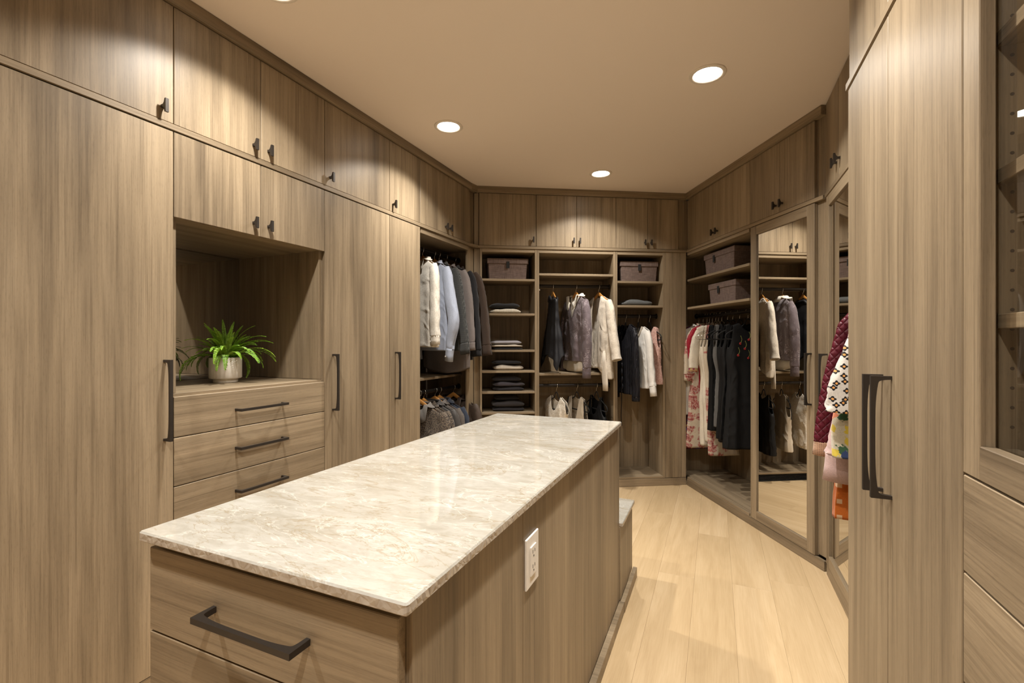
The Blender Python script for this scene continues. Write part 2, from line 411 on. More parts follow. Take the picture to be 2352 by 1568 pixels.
def struct(name, x0, x1, y0, y1, z0, z1, mat, wall=None, c=.0, kind='structure'):
    me, ctr = box_mesh(name, x0, x1, y0, y1, z0, z1, max(c, .0003))
    if wall: o = link(name, me, mat, wall.w(*ctr), None, (0, 0, wall.r))
    else: o = link(name, me, mat, ctr)
    o['kind'] = kind; return o

# ---------------------------------------------------------------- room shell
fl = struct('floor', -2.75, 1.45, -1.35, 5.45, -.06, -.0135, FLOOR)
pw = .188; row = 0; x = -2.55
planks = {}
while x < 1.2:
    y = -1.3 - random.random()*1.2; row += 1
    while y < 5.2:
        L = random.choice((1.75, 2.1, 1.4, 1.9)); y1 = y+L
        a, b = max(y, -1.3), min(y1, 5.3)
        if b-a > .05:
            me, ctr = box_mesh('plank', x+.0002, x+pw-.0002, a+.0003, b-.0003, -.0133, 0, .0004)
            link('plank', me, FLOOR, ctr, None).parent = fl
        y = y1
    x += pw
for o in list(COL.objects):
    if o.name.startswith('plank'): o.location = o.location - fl.location
struct('ceiling', -2.75, 1.45, -1.35, 5.45, ZC, ZC+.06, CEIL)
struct('wall_left', -2.70, -2.60, -1.35, 3.95, 0, ZC, WALLP)
struct('wall_back', -2.35, .95, .47, .55, 0, ZC, WALLP, BW)
struct('wall_right', 1.30, 1.40, -1.35, 4.9, 0, ZC, WALLP)
struct('wall_front', -2.60, 1.30, -1.35, -1.27, 0, ZC, WALLP)

# crown, belt rail and base along each run
def run_trim(W, x0, x1, n, crown=True, d=.30):
    if crown: struct('trim_%d' % n, x0, x1, -.014, .045, 2.584, ZC-.0005, WH, W, .002)
    struct('trim_%d' % (n+10), x0, x1, -.003, d, 2.1065, 2.1295, WH, W, .0015)
run_trim(LW, -1.0, 3.475, 1, d=.55); run_trim(BW, -1.90, 0.0, 2); run_trim(RW, 0.004, 1.60, 3); run_trim(NW, -1.812, -.30, 4, d=.5); run_trim(MW, -3.10, -1.85, 5, crown=False)
# slanted return of the crown and rail across the left corner
def corner_piece(name, z0, z1, a, b, back, mat):
    ax, ay = a; bx, by = b; d = Vector((bx-ax, by-ay, 0)); L = d.length; ang = math.atan2(d.y, d.x)
    me, ctr = box_mesh(name, 0, L, 0, back, z0, z1, .001)
    o = link(name, me, mat, Vector((ax, ay, 0)) + Matrix.Rotation(ang, 3, 'Z') @ Vector(ctr), None, (0, 0, ang)); o['kind'] = 'structure'; return o
corner_piece('trim_21', 2.584, ZC-.0005, (-1.886, 3.47), (-1.872, 3.552), .05, WH)
corner_piece('trim_22', 2.1065, 2.1295, (-1.897, 3.47), (-1.872, 3.566), .05, WH)
# fillers in the corners (full height, set back from the doors)
struct('trim_31', 3.457, 3.567, .022, .040, .07, 2.106, WV, LW, .001)
struct('trim_32', 3.457, 3.567, .022, .040, 2.130, 2.584, WV, LW, .001)
struct('trim_33', -1.921, -1.872, .022, .040, .07, 2.106, WV, BW, .001)
struct('trim_34', -1.921, -1.881, .022, .040, 2.130, 2.584, WV, BW, .001)
struct('trim_35', -.200, -.001, .004, .022, .07, 2.106, WV, BW, .001)
struct('trim_36', -.075, .021, .022, .040, 2.130, 2.584, WV, BW, .001)
struct('trim_37', -.0215, .058, .022, .040, 2.130, 2.584, WV, RW, .001)
struct('trim_38', 1.537, 1.604, .024, .042, .07, 2.106, WV, RW, .001)
struct('trim_39', 1.537, 1.604, .024, .042, 2.130, 2.584, WV, RW, .001)
# toe kicks
struct('baseboard_left', -1.0, 3.54, .004, .022, 0.001, .068, WH, LW, .001)
struct('baseboard_back', -.66, 0, .002, .020, 0.001, .066, WH, BW, .001)
struct('baseboard_back_2', -1.88, -1.37, .002, .020, 0.001, .066, WH, BW, .001)
struct('baseboard_right', 0.005, 1.605, .002, .020, 0.001, .058, WH, RW, .001)
struct('baseboard_right_2', -3.09, -1.86, .004, .022, 0.001, .066, WH, MW, .001)
struct('baseboard_right_3', -1.797, -.45, .012, .03, 0.001, .068, WH, NW, .001)

# ---------------------------------------------------------------- left run
KZU = 2.181
u = Unit(LW, 'overhead_cabinet', 'large wooden overhead cabinet in the run above the tall wardrobe nearest the camera', 'cabinet', .57, 'overhead cabinets')
u.carcass(.02, 1.116, 2.1297, 2.5835, .58); u.door(.02, .566, 2.1305, 2.583); u.door(.566, 1.116, 2.1305, 2.583, (1.076, KZU))
u = Unit(LW, 'wardrobe', 'tall plain wooden wardrobe at the front of the long run, before the fern niche', 'wardrobe', .57)
u.carcass(.02, 1.116, .07, 2.106, .58); u.door(.02, .566, .07, 2.104); u.door(.566, 1.116, .07, 2.104, None, (1.084, 1.079))
u = Unit(LW, 'overhead_cabinet', 'two-door overhead cabinet directly above the fern niche', 'cabinet', 1.492, 'overhead cabinets')
u.carcass(1.116, 1.868, 2.1297, 2.5835, .58)
u.door(1.116, 1.490, 2.1305, 2.583, (1.452, KZU)); u.door(1.490, 1.868, 2.1305, 2.583, (1.528, KZU))
u = Unit(LW, 'dresser_hutch', 'wooden hutch over drawers with two doors and a mirror-backed niche for the fern', 'hutch', 1.492)
u.box('side_panel', 1.1165, 1.137, .0225, .655, 1.100, 2.106); u.box('side_panel', 1.848, 1.8675, .0225, .655, 1.100, 2.106)
u.box('back_panel', 1.137, 1.848, .643, .655, 1.100, 2.106); u.box('mirror', 1.1375, 1.8475, .637, .6425, 1.100, 1.775, NICHEMIR, .0005, label='mirror panel lining the back of the niche')
u.box('soffit', 1.137, 1.848, .0225, .636, 1.778, 1.797, WH); u.box('top_panel', 1.137, 1.848, .0225, .643, 2.087, 2.106, WH)
u.door(1.116, 1.490, 1.776, 2.104, (1.452, 1.832)); u.door(1.490, 1.868, 1.776, 2.104, (1.528, 1.832))
u = Unit(LW, 'drawer_dresser', 'built-in wooden dresser of wide drawers under the fern', 'dresser', 1.492)
u.carcass(1.116, 1.868, .07, 1.080, .655, top=False)
u.box('counter', 1.117, 1.867, .022, .636, 1.0805, 1.0985, WH, .001)
for z0, z1, hz in ((.930, 1.088, 1.005), (.742, .930, .840), (.555, .742, .655), (.315, .555, .455), (.072, .315, .215)):
    d = u.box('drawer', 1.1175, 1.8665, .001, .021, z0+.0015, z1-.0015, WH, .0015); u.pull(H25, 1.485, hz, d, .001, True)
for x0, x1, kx, lab, lab2 in ((1.868, 2.405, 1.905, 'narrow overhead cabinet just past the fern niche, knob at its lower left', 'tall narrow wardrobe directly beside the fern niche'),
                        (2.405, 2.741, 2.440, 'narrowest overhead cabinet beside the open shirt bay', 'tall narrowest wardrobe door next to the hanging white shirt')):
    u = Unit(LW, 'overhead_cabinet', lab, 'cabinet', (x0+x1)/2, 'overhead cabinets')
    u.carcass(x0, x1, 2.1297, 2.5835, .58); u.door(x0, x1, 2.1305, 2.583, (kx, KZU))
    u = Unit(LW, 'wardrobe', lab2, 'wardrobe', (x0+x1)/2)
    u.carcass(x0, x1, .07, 2.106, .58); u.door(x0, x1, .07, 2.104, None, (x0+.058, 1.080))
u = Unit(LW, 'overhead_cabinet', 'two-door overhead cabinet above the open bay of shirts', 'cabinet', 3.098, 'overhead cabinets')
u.carcass(2.741, 3.455, 2.1297, 2.5835, .58)
u.door(2.741, 3.113, 2.1305, 2.583, (3.072, KZU)); u.door(3.113, 3.453, 2.1305, 2.583, (3.136, KZU))
u = Unit(LW, 'open_wardrobe', 'open wooden hanging bay holding the mens shirts and jackets', 'wardrobe', 3.17)
u.box('side_panel', 2.7415, 2.760, .0225, .55, .07, 2.106); u.box('side_panel', 3.600, 3.618, .044, .40, .07, 2.106)
u.box('back_panel', 2.760, 3.60, .535, .55, .07, 2.106); u.box('top_panel', 2.760, 3.60, .044, .535, 2.085, 2.106, WH)
u.box('top_rail', 2.760, 3.456, .008, .040, 2.068, 2.106, WH)
u.box('bottom_panel', 2.760, 3.60, .044, .535, .07, .088, WH); u.box('shelf', 2.761, 3.599, .155, .534, 1.000, 1.019, WH)
ROD_L = .187; u.rod(2.760, 3.600, ROD_L, 2.016); u.rod(2.760, 3.600, ROD_L, .905)

# ---------------------------------------------------------------- back run
Bd = .36
for x0, xm, x1, k, lab in ((-1.879, None, -1.378, (-1.405,), 'single-door overhead cabinet above the shelves of folded clothes'),
                      (-1.378, -1.018, -.659, (-1.046, -.990), 'two-door overhead cabinet lit by a scallop of light at the middle of the far end'),
                      (-.659, -.364, -.077, (-.394, -.336), 'two-door overhead cabinet above the pink lace top in the far corner')):
    u = Unit(BW, 'overhead_cabinet', lab, 'cabinet', (x0+x1)/2, 'overhead cabinets')
    u.carcass(x0, x1, 2.1297, 2.5835, Bd)
    if xm is None: u.door(x0, x1, 2.1305, 2.583, (k[0], KZU+.004))
    else: u.door(x0, xm, 2.1305, 2.583, (k[0], KZU+.004)); u.door(xm, x1, 2.1305, 2.583, (k[1], KZU+.004))
def bay(x0, x1, name, label, shelves, rods, mid=None, d=Bd):
    u = Unit(BW, name, label, 'shelving' if not rods else 'wardrobe', (x0+x1)/2)
    u.box('side_panel', x0, x0+.0185, .004, d, .068, 2.106); u.box('side_panel', x1-.0185, x1, .004, d, .068, 2.106)
    u.box('back_panel', x0+.0185, x1-.0185, d-.012, d, .068, 2.106)
    u.box('top_panel', x0+.0185, x1-.0185, .006, d-.012, 2.076, 2.106, WH)
    u.box('bottom_panel', x0+.0185, x1-.0185, .004, d-.012, .068, .086, WH)
    for z in shelves: u.box('shelf', x0+.0188, x1-.0188, .006, d-.0125, z-.019, z, WH)
    for y, z in rods: u.rod(x0+.0185, x1-.0185, y, z)
    return u
bay(-1.871, -1.372, 'open_shelving', 'open wooden shelves stacked with folded knitwear and jeans', (1.845, 1.545, 1.228, 1.047, .866, .686, .40), ())
ub = bay(-1.371, -.664, 'open_wardrobe', 'open bay with two rods behind the island, purple sweater on the upper rod', (1.898, 1.021), ((.11, 1.798), (.11, .905)))
ub.box('rear_cleat', -1.352, -.683, .33, .347, .925, 1.0015, WH); ub.box('rear_cleat', -1.352, -.683, .33, .347, 1.80, 1.878, WH)
uc = bay(-.663, -.201, 'open_wardrobe', 'open bay in the far corner with the pleated, white and pink tops', (1.842, 1.624), ((.14, 1.535),))
ub.data('valet_knob', sweep([(0, 0, 0), (.014, 0, 0), (.018, 0, 0)], [(.006, .006), (.009, .014), (.006, .010)], 12, (0, 1, 0)), CHROME, (-1.3525, .06, 1.756), smooth=True)
v = Unit(BW, 'vent_grille', 'black slotted vent grille in the toe kick under the two-rod bay', 'vent', -1.01)
v.box('backing', -1.365, -.665, .03, .036, .003, .064, VENTM); v.box('frame', -1.365, -.665, .012, .03, .058, .0655, VENTM); v.box('frame', -1.365, -.665, .012, .03, .002, .008, VENTM)
for k in range(4): v.box('slat', -1.364, -.666, .014, .029, .013+k*.0115, .019+k*.0115, VENTM, .0005)

# ---------------------------------------------------------------- right-hand run beyond the corner
for a, b, c_, lab in ((.060, .485, .928, 'two-door overhead cabinet above the rail of dresses'), (.928, 1.235, 1.535, 'two-door overhead cabinet above the mirrored door')):
    u = Unit(RW, 'overhead_cabinet', lab, 'cabinet', (a+c_)/2, 'overhead cabinets')
    u.carcass(a, c_, 2.1297, 2.5835, .31); u.door(a, b, 2.1305, 2.583, (b-.030, KZU)); u.door(b, c_, 2.1305, 2.583, (b+.030, KZU))
u = Unit(RW, 'open_wardrobe', 'open bay by the mirrored door holding dresses under two storage boxes', 'wardrobe', .46)
d = .50
u.box('side_panel', -.200, -.182, .044, d, .06, 2.106); u.box('side_panel', .911, .9295, .0225, d, .06, 2.106)
u.box('back_panel', -.182, .911, d-.012, d, .06, 2.106); u.box('top_panel', -.182, .911, .044, d-.012, 2.076, 2.106, WH); u.box('top_rail', .004, .911, .006, .040, 2.080, 2.106, WH)
u.box('bottom_panel', -.182, .911, .044, d-.012, .06, .078, WH); u.box('bottom_rail', .004, .911, .006, .043, .058, .076, WH)
for z in (1.860, 1.610): u.box('shelf', -.1818, .9108, .042, d-.0125, z-.019, z, WH); u.box('shelf_lip', .006, .9108, .006, .0418, z-.019, z, WH)
u.box('rear_cleat', -.18, .91, d-.03, d-.0125, 1.51, 1.588, WH)
u.rod(-.182, .911, .19, 1.538)
def mirror_door(u, x0, x1, z0, z1, y0=.001, st=.062):
    g = .0015; x0 += g; x1 -= g; th = .0225
    dr = u.box('door_stile', x0, x0+st, y0, y0+th, z0, z1, WV, .002)
    u.box('door_stile', x1-st, x1, y0, y0+th, z0, z1, WV, .002)
    u.box('door_rail', x0+st, x1-st, y0, y0+th, z1-st, z1, WH, .002); u.box('door_rail', x0+st, x1-st, y0, y0+th, z0, z0+st, WH, .002)
    u.box('mirror', x0+st-.003, x1-st+.003, y0+.010, y0+.014, z0+st-.003, z1-st+.003, MIRROR, .0004, label='silvered mirror panel')
    u.box('door_backing', x0+st, x1-st, y0+.0145, y0+.021, z0+st, z1-st, WV)
    return dr
u = Unit(RW, 'mirrored_wardrobe', 'wardrobe with a full-height mirror door beside the black dresses', 'wardrobe', 1.235)
u.carcass(.930, 1.537, .06, 2.106, .32, y0=.024); md = mirror_door(u, .934, 1.535, .060, 2.103)
st2 = [c for c in u.e.children if c.name.startswith('door_stile')][-1]
u.pull(H30, 1.508, 1.08, st2, .001)
u = Unit(MW, 'mirrored_wardrobe', 'wardrobe with the angled mirror door nearer the camera, half hidden by hanging coats', 'wardrobe', -2.81)
u.carcass(-3.09, -2.50, .07, 2.106, .50, y0=.024); md2 = mirror_door(u, -3.088, -2.502, .066, 2.104)
u.pull(H30, -3.052, 1.08, md2, .001)
u = Unit(MW, 'overhead_cabinet', 'two-door overhead cabinet above the angled mirror door', 'cabinet', -2.81, 'overhead cabinets')
u.carcass(-3.09, -2.50, 2.1297, ZC-.008, .50); u.door(-3.09, -2.795, 2.1305, ZC-.012, (-2.835, KZU+.03)); u.door(-2.795, -2.50, 2.1305, ZC-.012, (-2.765, KZU+.03))
u = Unit(MW, 'open_wardrobe', 'open bay of coats and blouses tucked behind the tall double-door cupboard', 'wardrobe', -2.17)
d = .52
u.box('side_panel', -2.4995, -2.481, .0225, d, .07, 2.106); u.box('side_panel', -1.860, -1.842, .0225, d, .07, 2.106); u.box('back_panel', -2.481, -1.860, d-.012, d, .07, 2.106)
u.box('top_panel', -2.481, -1.86, .0225, d-.012, 2.087, 2.106, WH); u.box('bottom_panel', -2.481, -1.86, .0225, d-.012, .07, .088, WH); u.box('shelf', -2.481, -1.86, .0225, d-.0125, 1.68, 1.70, WH)
u.rod(-2.481, -1.860, .190, 1.570)
u = Unit(MW, 'overhead_cabinet', 'overhead cabinet above the bay of coats', 'cabinet', -2.17, 'overhead cabinets')
u.carcass(-2.4995, -1.842, 2.1297, ZC-.008, .52); u.door(-2.4995, -1.842, 2.1305, ZC-.012)

# ---------------------------------------------------------------- near right run
u = Unit(NW, 'cupboard', 'tall pale wooden cupboard with two doors and twin long pulls near the camera', 'cupboard', -1.42)
u.carcass(-1.798, -1.045, .07, 2.106, .55); u.door(-1.798, -1.4215, .07, 2.104, None, (-1.462, 1.068, H28)); u.door(-1.4215, -1.045, .07, 2.104, None, (-1.396, 1.068, H28))
u = Unit(NW, 'overhead_cabinet', 'overhead cabinet above the tall cupboard with twin long pulls', 'cabinet', -1.42, 'overhead cabinets')
u.carcass(-1.785, -1.045, 2.1297, 2.5835, .55); u.door(-1.785, -1.4215, 2.1305, 2.583); u.door(-1.4215, -1.045, 2.1305, 2.583)
u = Unit(NW, 'overhead_cabinet', 'overhead cabinet above the glass-fronted cabinet', 'cabinet', -.745, 'overhead cabinets')
u.carcass(-1.044, -.45, 2.1297, 2.5835, .36); u.door(-1.044, -.45, 2.1305, 2.583)
u = Unit(NW, 'glass_cabinet', 'wooden cabinet with a glass-fronted upper part over drawers at the photo edge', 'cabinet', -.745)
x0, x1 = -1.043, -.45; d = .36
u.box('side_panel', x0, x0+.019, .030, d, .07, 2.106); u.box('side_panel', x1-.019, x1, .030, d, .07, 2.106); u.box('back_panel', x0+.019, x1-.019, d-.012, d, .07, 2.106)
u.box('top_panel', x0+.019, x1-.019, .030, d-.012, 2.087, 2.106, WH); u.box('bottom_panel', x0+.019, x1-.019, .030, d-.012, 1.084, 1.103, WH)
for z in (1.808, 1.582, 1.345): u.box('shelf', x0+.0195, x1-.0195, .036, d-.0125, z-.024, z, WH)
st = .055; z0, z1 = 1.0765, 2.104
fd = u.box('door_stile', x0+.001, x0+st, .001, .022, z0, z1, WV, .0015); u.box('door_stile', x1-st, x1-.001, .001, .022, z0, z1, WV, .0015)
u.box('door_rail', x0+st, x1-st, .001, .022, z0, z0+st, WH, .0015); u.box('door_rail', x0+st, x1-st, .001, .022, z1-st, z1, WH, .0015)
u.box('glass_pane', x0+.0195, x1-.0195, .0240, .0275, z0+.028, z1-.020, GLASS, .0003, label='clear glass pane')
hm = mesh('pin_hole', *sweep([(0, 0, 0), (.0003, 0, 0)], (.0028, .0028), 12)); hm.materials.append(HOLE)
for k in range(26):
    z = 1.16+k*.032
    for y in (.056, .30):
        link('pin_hole', hm, None, (x0+.0190-u.xm, y, z), u.e)
for z0, z1 in ((.907, 1.0745), (.717, .907), (.39, .717), (.072, .39)):
    u.box('drawer', x0+.002, x1-.002, .001, .021, z0+.0018, z1-.0018, WH, .0015)

# ---------------------------------------------------------------- island
ISL = Wall(0, 0, 0)
u = Unit(ISL, 'island', 'wooden dresser island with deep drawers on its end and a plain side panel', 'island', -.735)
X0, X1, Y0, Y1 = -1.052, -.425, .592, 2.262
u.box('side_panel', -.445, X1, Y0, 1.0375, .052, .897, WV); u.box('side_panel', -.445, X1, 1.0385, Y1, .052, .897, WV)
u.box('side_panel', X0, X0+.02, Y0, Y1, .052, .897, WV); u.box('end_panel', X0+.0205, -.4455, Y1-.02, Y1, .052, .897, WV)
u.box('front_frame', X0+.0205, -.4455, Y0+.002, Y0+.02, .02, .897, GAPM); u.box('bottom_panel', X0+.0205, -.4455, Y0+.021, Y1-.021, .052, .07, WH)
for z0, z1 in ((.7155, .8855), (.535, .7155), (.31, .535), (.06, .31)):
    dr = u.box('drawer', -1.0515, -.4365, .572, .5915, z0+.0015, z1-.0015, WH, .0016)
    u.pull(H25, -.735, (z0+z1)/2+.003, dr, .572, True)
u.box('plinth', -.4245, -.400, .592, 2.262, .001, .052, WH, .001); 
def slab(name, label, cat, x0, x1, y0, y1, z0, z1, parent=None):
    r = empty(name, label, cat, ((x0+x1)/2, (y0+y1)/2, z0)) if parent is None else parent
    base = Vector(r.location) if parent is None else Vector(r.location)
    hx, hy, hz = (x1-x0)/2, (y1-y0)/2, (z1-z0)/2
    vs, fs = [], []
    ringp = []
    def ring(inset, z):
        pts = []; c = .006
        for sx, sy in ((1, 1), (-1, 1), (-1, -1), (1, -1)):
            for k in range(3):
                a = {(1, 1): 0, (-1, 1): pi/2, (-1, -1): pi, (1, -1): 1.5*pi}[(sx, sy)] + k*pi/4
                pts.append((sx*(hx-c)+(c-inset)*cos(a), sy*(hy-c)+(c-inset)*sin(a), z))
        return pts
    R = [ring(.003, 0), ring(0, .003), ring(0, 2*hz-.003), ring(.003, 2*hz)]
    n = len(R[0])
    for r_ in R: vs += r_
    for i in range(3):
        for k in range(n): fs.append([i*n+k, i*n+(k+1) % n, (i+1)*n+(k+1) % n, (i+1)*n+k])
    fs.append(list(range(n))[::-1]); top = [3*n+k for k in range(n)]; fs.append(top)
    me = mesh(name, vs, fs); me.materials.append(STONE); me.materials.append(STONEEDGE)
    for p in me.polygons[:2*n]: p.material_index = 1
    o = link('slab', me, None, ((x0+x1)/2-base.x, (y0+y1)/2-base.y, z0-base.z), r); o.name = 'slab'
    return r
slab('countertop', 'polished beige quartzite slab lying on the island', 'countertop', -1.060, -.408, .555, 2.232, .900, .9205)
bb = empty('bench', 'low stone-topped bench built against the far end of the island', 'bench', (-.735, 2.45, 0))
ABS[bb.name] = Vector((0, 0, 0))
def bbox(name, x0, x1, y0, y1, z0, z1, mat):
    me, c = box_mesh(name, x0, x1, y0, y1, z0, z1); return link(name, me, mat, (c[0]+.735, c[1]-2.45, c[2]), bb)
bbox('side_panel', -.440, -.420, 2.2635, 2.612, .052, .407, WV); bbox('side_panel', -1.052, -1.032, 2.2635, 2.612, .052, .407, WV)
bbox('end_panel', -1.032, -.440, 2.592, 2.612, .052, .407, WV); bbox('plinth', -.4195, -.398, 2.2635, 2.640, .001, .052, WH)
slab('bench_slab', None, None, -1.058, -.408, 2.2635, 2.622, .408, .428, bb)
# outlet on the island side
ow = empty('power_outlet', 'white double power outlet on the side of the island', 'outlet', (-.425, 1.090, .755), pi/2)
def obx(name, x0, x1, y0, y1, z0, z1, mat, c=.001, parent=None):
    me, ct = box_mesh(name, x0, x1, y0, y1, z0, z1, c); return link(name, me, mat, ct, parent or ow)
obx('cover_plate', -.042, .042, -.0055, -.0002, -.062, .062, WHITEPL, .002)
rc = obx('receptacle', -.0185, .0185, -.0085, -.0055, -.036, .036, WHITEPL, .001)
for s in (-1, 1):
    for xx, hh in ((-.007, .0045), (.007, .0040)): obx('slot', xx-.0010, xx+.0010, -.0090, -.0084, s*.018-hh+.004, s*.018+hh+.004, SLOT, .0002, rc)
    link('slot', mesh('slot', *sweep([(0, -.0090, 0), (0, -.0084, 0)], (.0024, .0024), 10, (1, 0, 0))), SLOT, (0, 0, s*.018-.0075), rc)

# ---------------------------------------------------------------- downlights
def emit_mat():
    m, t, b = new_mat('downlight_lens'); b.inputs['Emission Color'].default_value = (1, .93, .82, 1); b.inputs['Emission Strength'].default_value = 14; b.inputs['Base Color'].default_value = (.9, .9, .88, 1)
    return m
LENS = emit_mat()
RING = simple('white_trim_ring', (.80, .74, .66), .45)
lab = ['second downlight in the ceiling beside the long cabinet run', 'downlight in the ceiling above the shirt bay', 'downlight nearest the tall pale cupboard, highest in view at the top right',
       'farthest downlight, small and close to the back cabinets', 'downlight above the tall pale cupboard', 'downlight over the wardrobe behind the camera', 'downlight behind the camera by the glass cabinet']
for i, (x, y) in enumerate(LIGHTS):
    r = empty('downlight', lab[i], 'ceiling light', (x, y, ZC), 0, 'recessed ceiling downlights')
    link('trim_ring', mesh('trim_ring', *lathe([(.088, -.0002), (.088, -.004), (.083, -.007), (.072, -.0072), (.066, -.003), (.066, -.0002)], 40)), RING, (0, 0, 0), r, smooth=True)
    n = 40
    link('lens', mesh('lens', [(.066*cos(2*pi*k/n), .066*sin(2*pi*k/n), -.0022) for k in range(n)], [list(range(n))[::-1]]), LENS, (0, 0, 0), r)
    ld = bpy.data.lights.new('downlight_beam', 'SPOT'); ld.energy = SPOT_W*(.80 if y > 3 else 1.2 if i == 4 else 1); ld.color = (1, .945, .865); ld.spot_size = radians(SPOT_ANGLE); ld.spot_blend = SPOT_BLEND; ld.shadow_soft_size = .03
    # luminous intensity of the recessed reflector falls off as a power of the cosine from the axis
    ld.use_nodes = True; nt = ld.node_tree; em = nt.nodes['Emission']
    tcn = nt.nodes.new('ShaderNodeTexCoord'); sx = nt.nodes.new('ShaderNodeSeparateXYZ'); ab = nt.nodes.new('ShaderNodeMath'); ab.operation = 'ABSOLUTE'
    pw_ = nt.nodes.new('ShaderNodeMath'); pw_.operation = 'POWER'; pw_.inputs[1].default_value = SPOT_POW
    nt.links.new(tcn.outputs['Normal'], sx.inputs[0]); nt.links.new(sx.outputs[2], ab.inputs[0]); nt.links.new(ab.outputs[0], pw_.inputs[0]); nt.links.new(pw_.outputs[0], em.inputs['Strength'])
    lo = bpy.data.objects.new('downlight_beam', ld); COL.objects.link(lo); lo.location = (0, 0, -.045); lo.parent = r


# ---------------------------------------------------------------- hangers
def lerp(a, b, t): return a+(b-a)*t
def prof_at(prof, z):
    """prof = [(z, half width, half depth)] with z falling"""
    if z >= prof[0][0]: return prof[0][1], prof[0][2]
    for (z0, a0, b0), (z1, a1, b1) in zip(prof, prof[1:]):
        if z >= z1:
            t = (z0-z)/(z0-z1); t = t*t*(3-2*t); return lerp(a0, a1, t), lerp(b0, b1, t)
    return prof[-1][1], prof[-1][2]
HOOK_R = .019
def hook_data(zb, r=.0017):
    pts = [(0, 0, zb), (0, 0, zb+.02), (.002, 0, -.030), (.012, 0, -.020)]
    for k in range(9):
        a = -.55 + k*(pi+.45)/8; pts.append((HOOK_R*cos(a), 0, HOOK_R*sin(a)))
    pts = catmull(pts, 3); return sweep(pts, (r, r), 6)
def wood_arms(h=.195):
    pts = []; n = 22
    for i in range(n+1):
        x = -h+2*h*i/n; a = abs(x)/.205
        pts.append((x, 0, -.062-.106*a**.92))
    rad = [(.0075+.0110*(1-abs(-1+2*i/n))**.9, .0055) for i in range(n+1)]
    return sweep(pts, rad, 10)
def velvet_loop(half=.205, r=(.0052, .0032)):
    k = half/.205
    top = [(0, -.060), (.018*k, -.070), (.032*k, -.094), (.052*k, -.116), (.115*k, -.140), (.180*k, -.167), (half, -.184), (half+.007, -.202), (half-.006, -.218), (half-.04, -.221), (.08*k, -.221)]
    P = [(x, 0, z) for x, z in top] + [(-x, 0, z) for x, z in top[::-1][:-1]]
    return sweep(catmull(P + [P[0]], 3)[:-1], r, 8, closed=True)
def mk(name, dat, mat):
    me = mesh(name, *dat); me.materials.append(mat)
    for p in me.polygons: p.use_smooth = True
    return me
HM = {}
def hanger(wall, x, y, z, rz, kind, label, half=.195):
    nm, zb = {'wood': ('wooden_hanger', -.060), 'velvet': ('velvet_hanger', -.066), 'wire': ('wire_hanger', -.066)}[kind]
    half = round(half if kind == 'wood' or half > .175 or half < .12 else half-.08, 3)
    if (kind, half) not in HM:
        HM[(kind, half)] = (mk('hook', hook_data(zb), CHROME), mk('arms', wood_arms(half), HANGWOOD) if kind == 'wood' else
                            mk('frame', velvet_loop(half, (.0052, .0032) if kind == 'velvet' else (.0016, .0016)), BLACK if kind == 'velvet' else CHROME))
    e = empty(nm, label, 'hanger', wall.w(x, y, z), rz, {'wood': 'wooden hangers', 'velvet': 'black velvet hangers', 'wire': 'metal wire hangers'}[kind])
    for me, n_ in zip(HM[(kind, half)], ('hook', 'arms' if kind == 'wood' else 'frame')):
        o = bpy.data.objects.new(n_, me); COL.objects.link(o); o.parent = e
    return e

# ---------------------------------------------------------------- garments
def wr(p, s, seed): return noise.noise(Vector((p[0]*s+seed, p[1]*s*1.3+seed*.7, p[2]*s*.55+seed*1.3)))
def body_data(g, seed):
    n, m = g.get('n', 80), g.get('m', 64); L, nw, nd, nb = g['L'], g['nw'], g['nd'], g.get('nb', .012)
    sl = g.get('slope', .50); prof = g['prof']; fold = g.get('fold', .012); kf = g.get('kf', 9); wrk = g.get('wr', .008); hemf = g.get('hemf')
    rp = g.get('rip'); vs, fs = [], []; sw = g['sw']; ph = seed*1.7
    for j in range(m+1):
        v = j/m
        for i in range(n):
            a = 2*pi*i/n; ca, sa = cos(a), sin(a)
            fx = math.copysign(abs(ca)**.75, ca); fy = math.copysign(abs(sa)**.70, sa)
            xs = sw*fx; zt = -sl*max(0.0, abs(xs)-nw)
            if abs(xs) < nw:
                q = 1-(abs(xs)/nw)**g.get('np', 2.0)
                zt -= (nd if fy < 0 else nb)*q
            if g.get('armhole') and abs(ca) > .80: zt += (-g['armhole']-zt)*min(1, (abs(ca)-.80)/.195)**.55
            zh = -L
            if hemf: zh -= hemf(fx, fy)
            z = zt+(zh-zt)*v; hw, hd = prof_at(prof, z)
            x, y = hw*fx, hd*fy
            amp = fold*min(1.0, max(0.0, (-z-.12)/.35))
            r = 1+amp/max(hd, .02)*.55*sin(kf*a+ph+.8*sin(3*z+ph))
            y *= r; x *= 1+.22*amp/max(hw, .05)*sin((kf+2)*a+ph*2)
            x += g.get('shift', 0)*v**1.3
            p = (x, y, z); wv = wrk*min(1.0, .25+3*v)
            cr = abs(noise.noise(Vector((x*6+seed, z*11+x*7, sa*1.5+seed*2)))); y += (1 if sa > 0 else -1)*g.get('crease', .006)*(max(0, .22-cr)/.22)**2*min(1, 4*v)
            y += wv*wr(p, 9, seed) + wv*.5*wr(p, 26, seed+5); x += wv*.5*wr(p, 11, seed+9)
            z += (0 if v == 0 else 0)
            if rp and v > .02: 
                f = rp(x, z); y += f*(1 if fy > 0 else -1)
            vs.append((x, y + g.get('lean', 0)*z, z))
    for j in range(m):
        for i in range(n):
            fs.append([j*n+i, (j+1)*n+i, (j+1)*n+(i+1) % n, j*n+(i+1) % n])
    return vs, fs
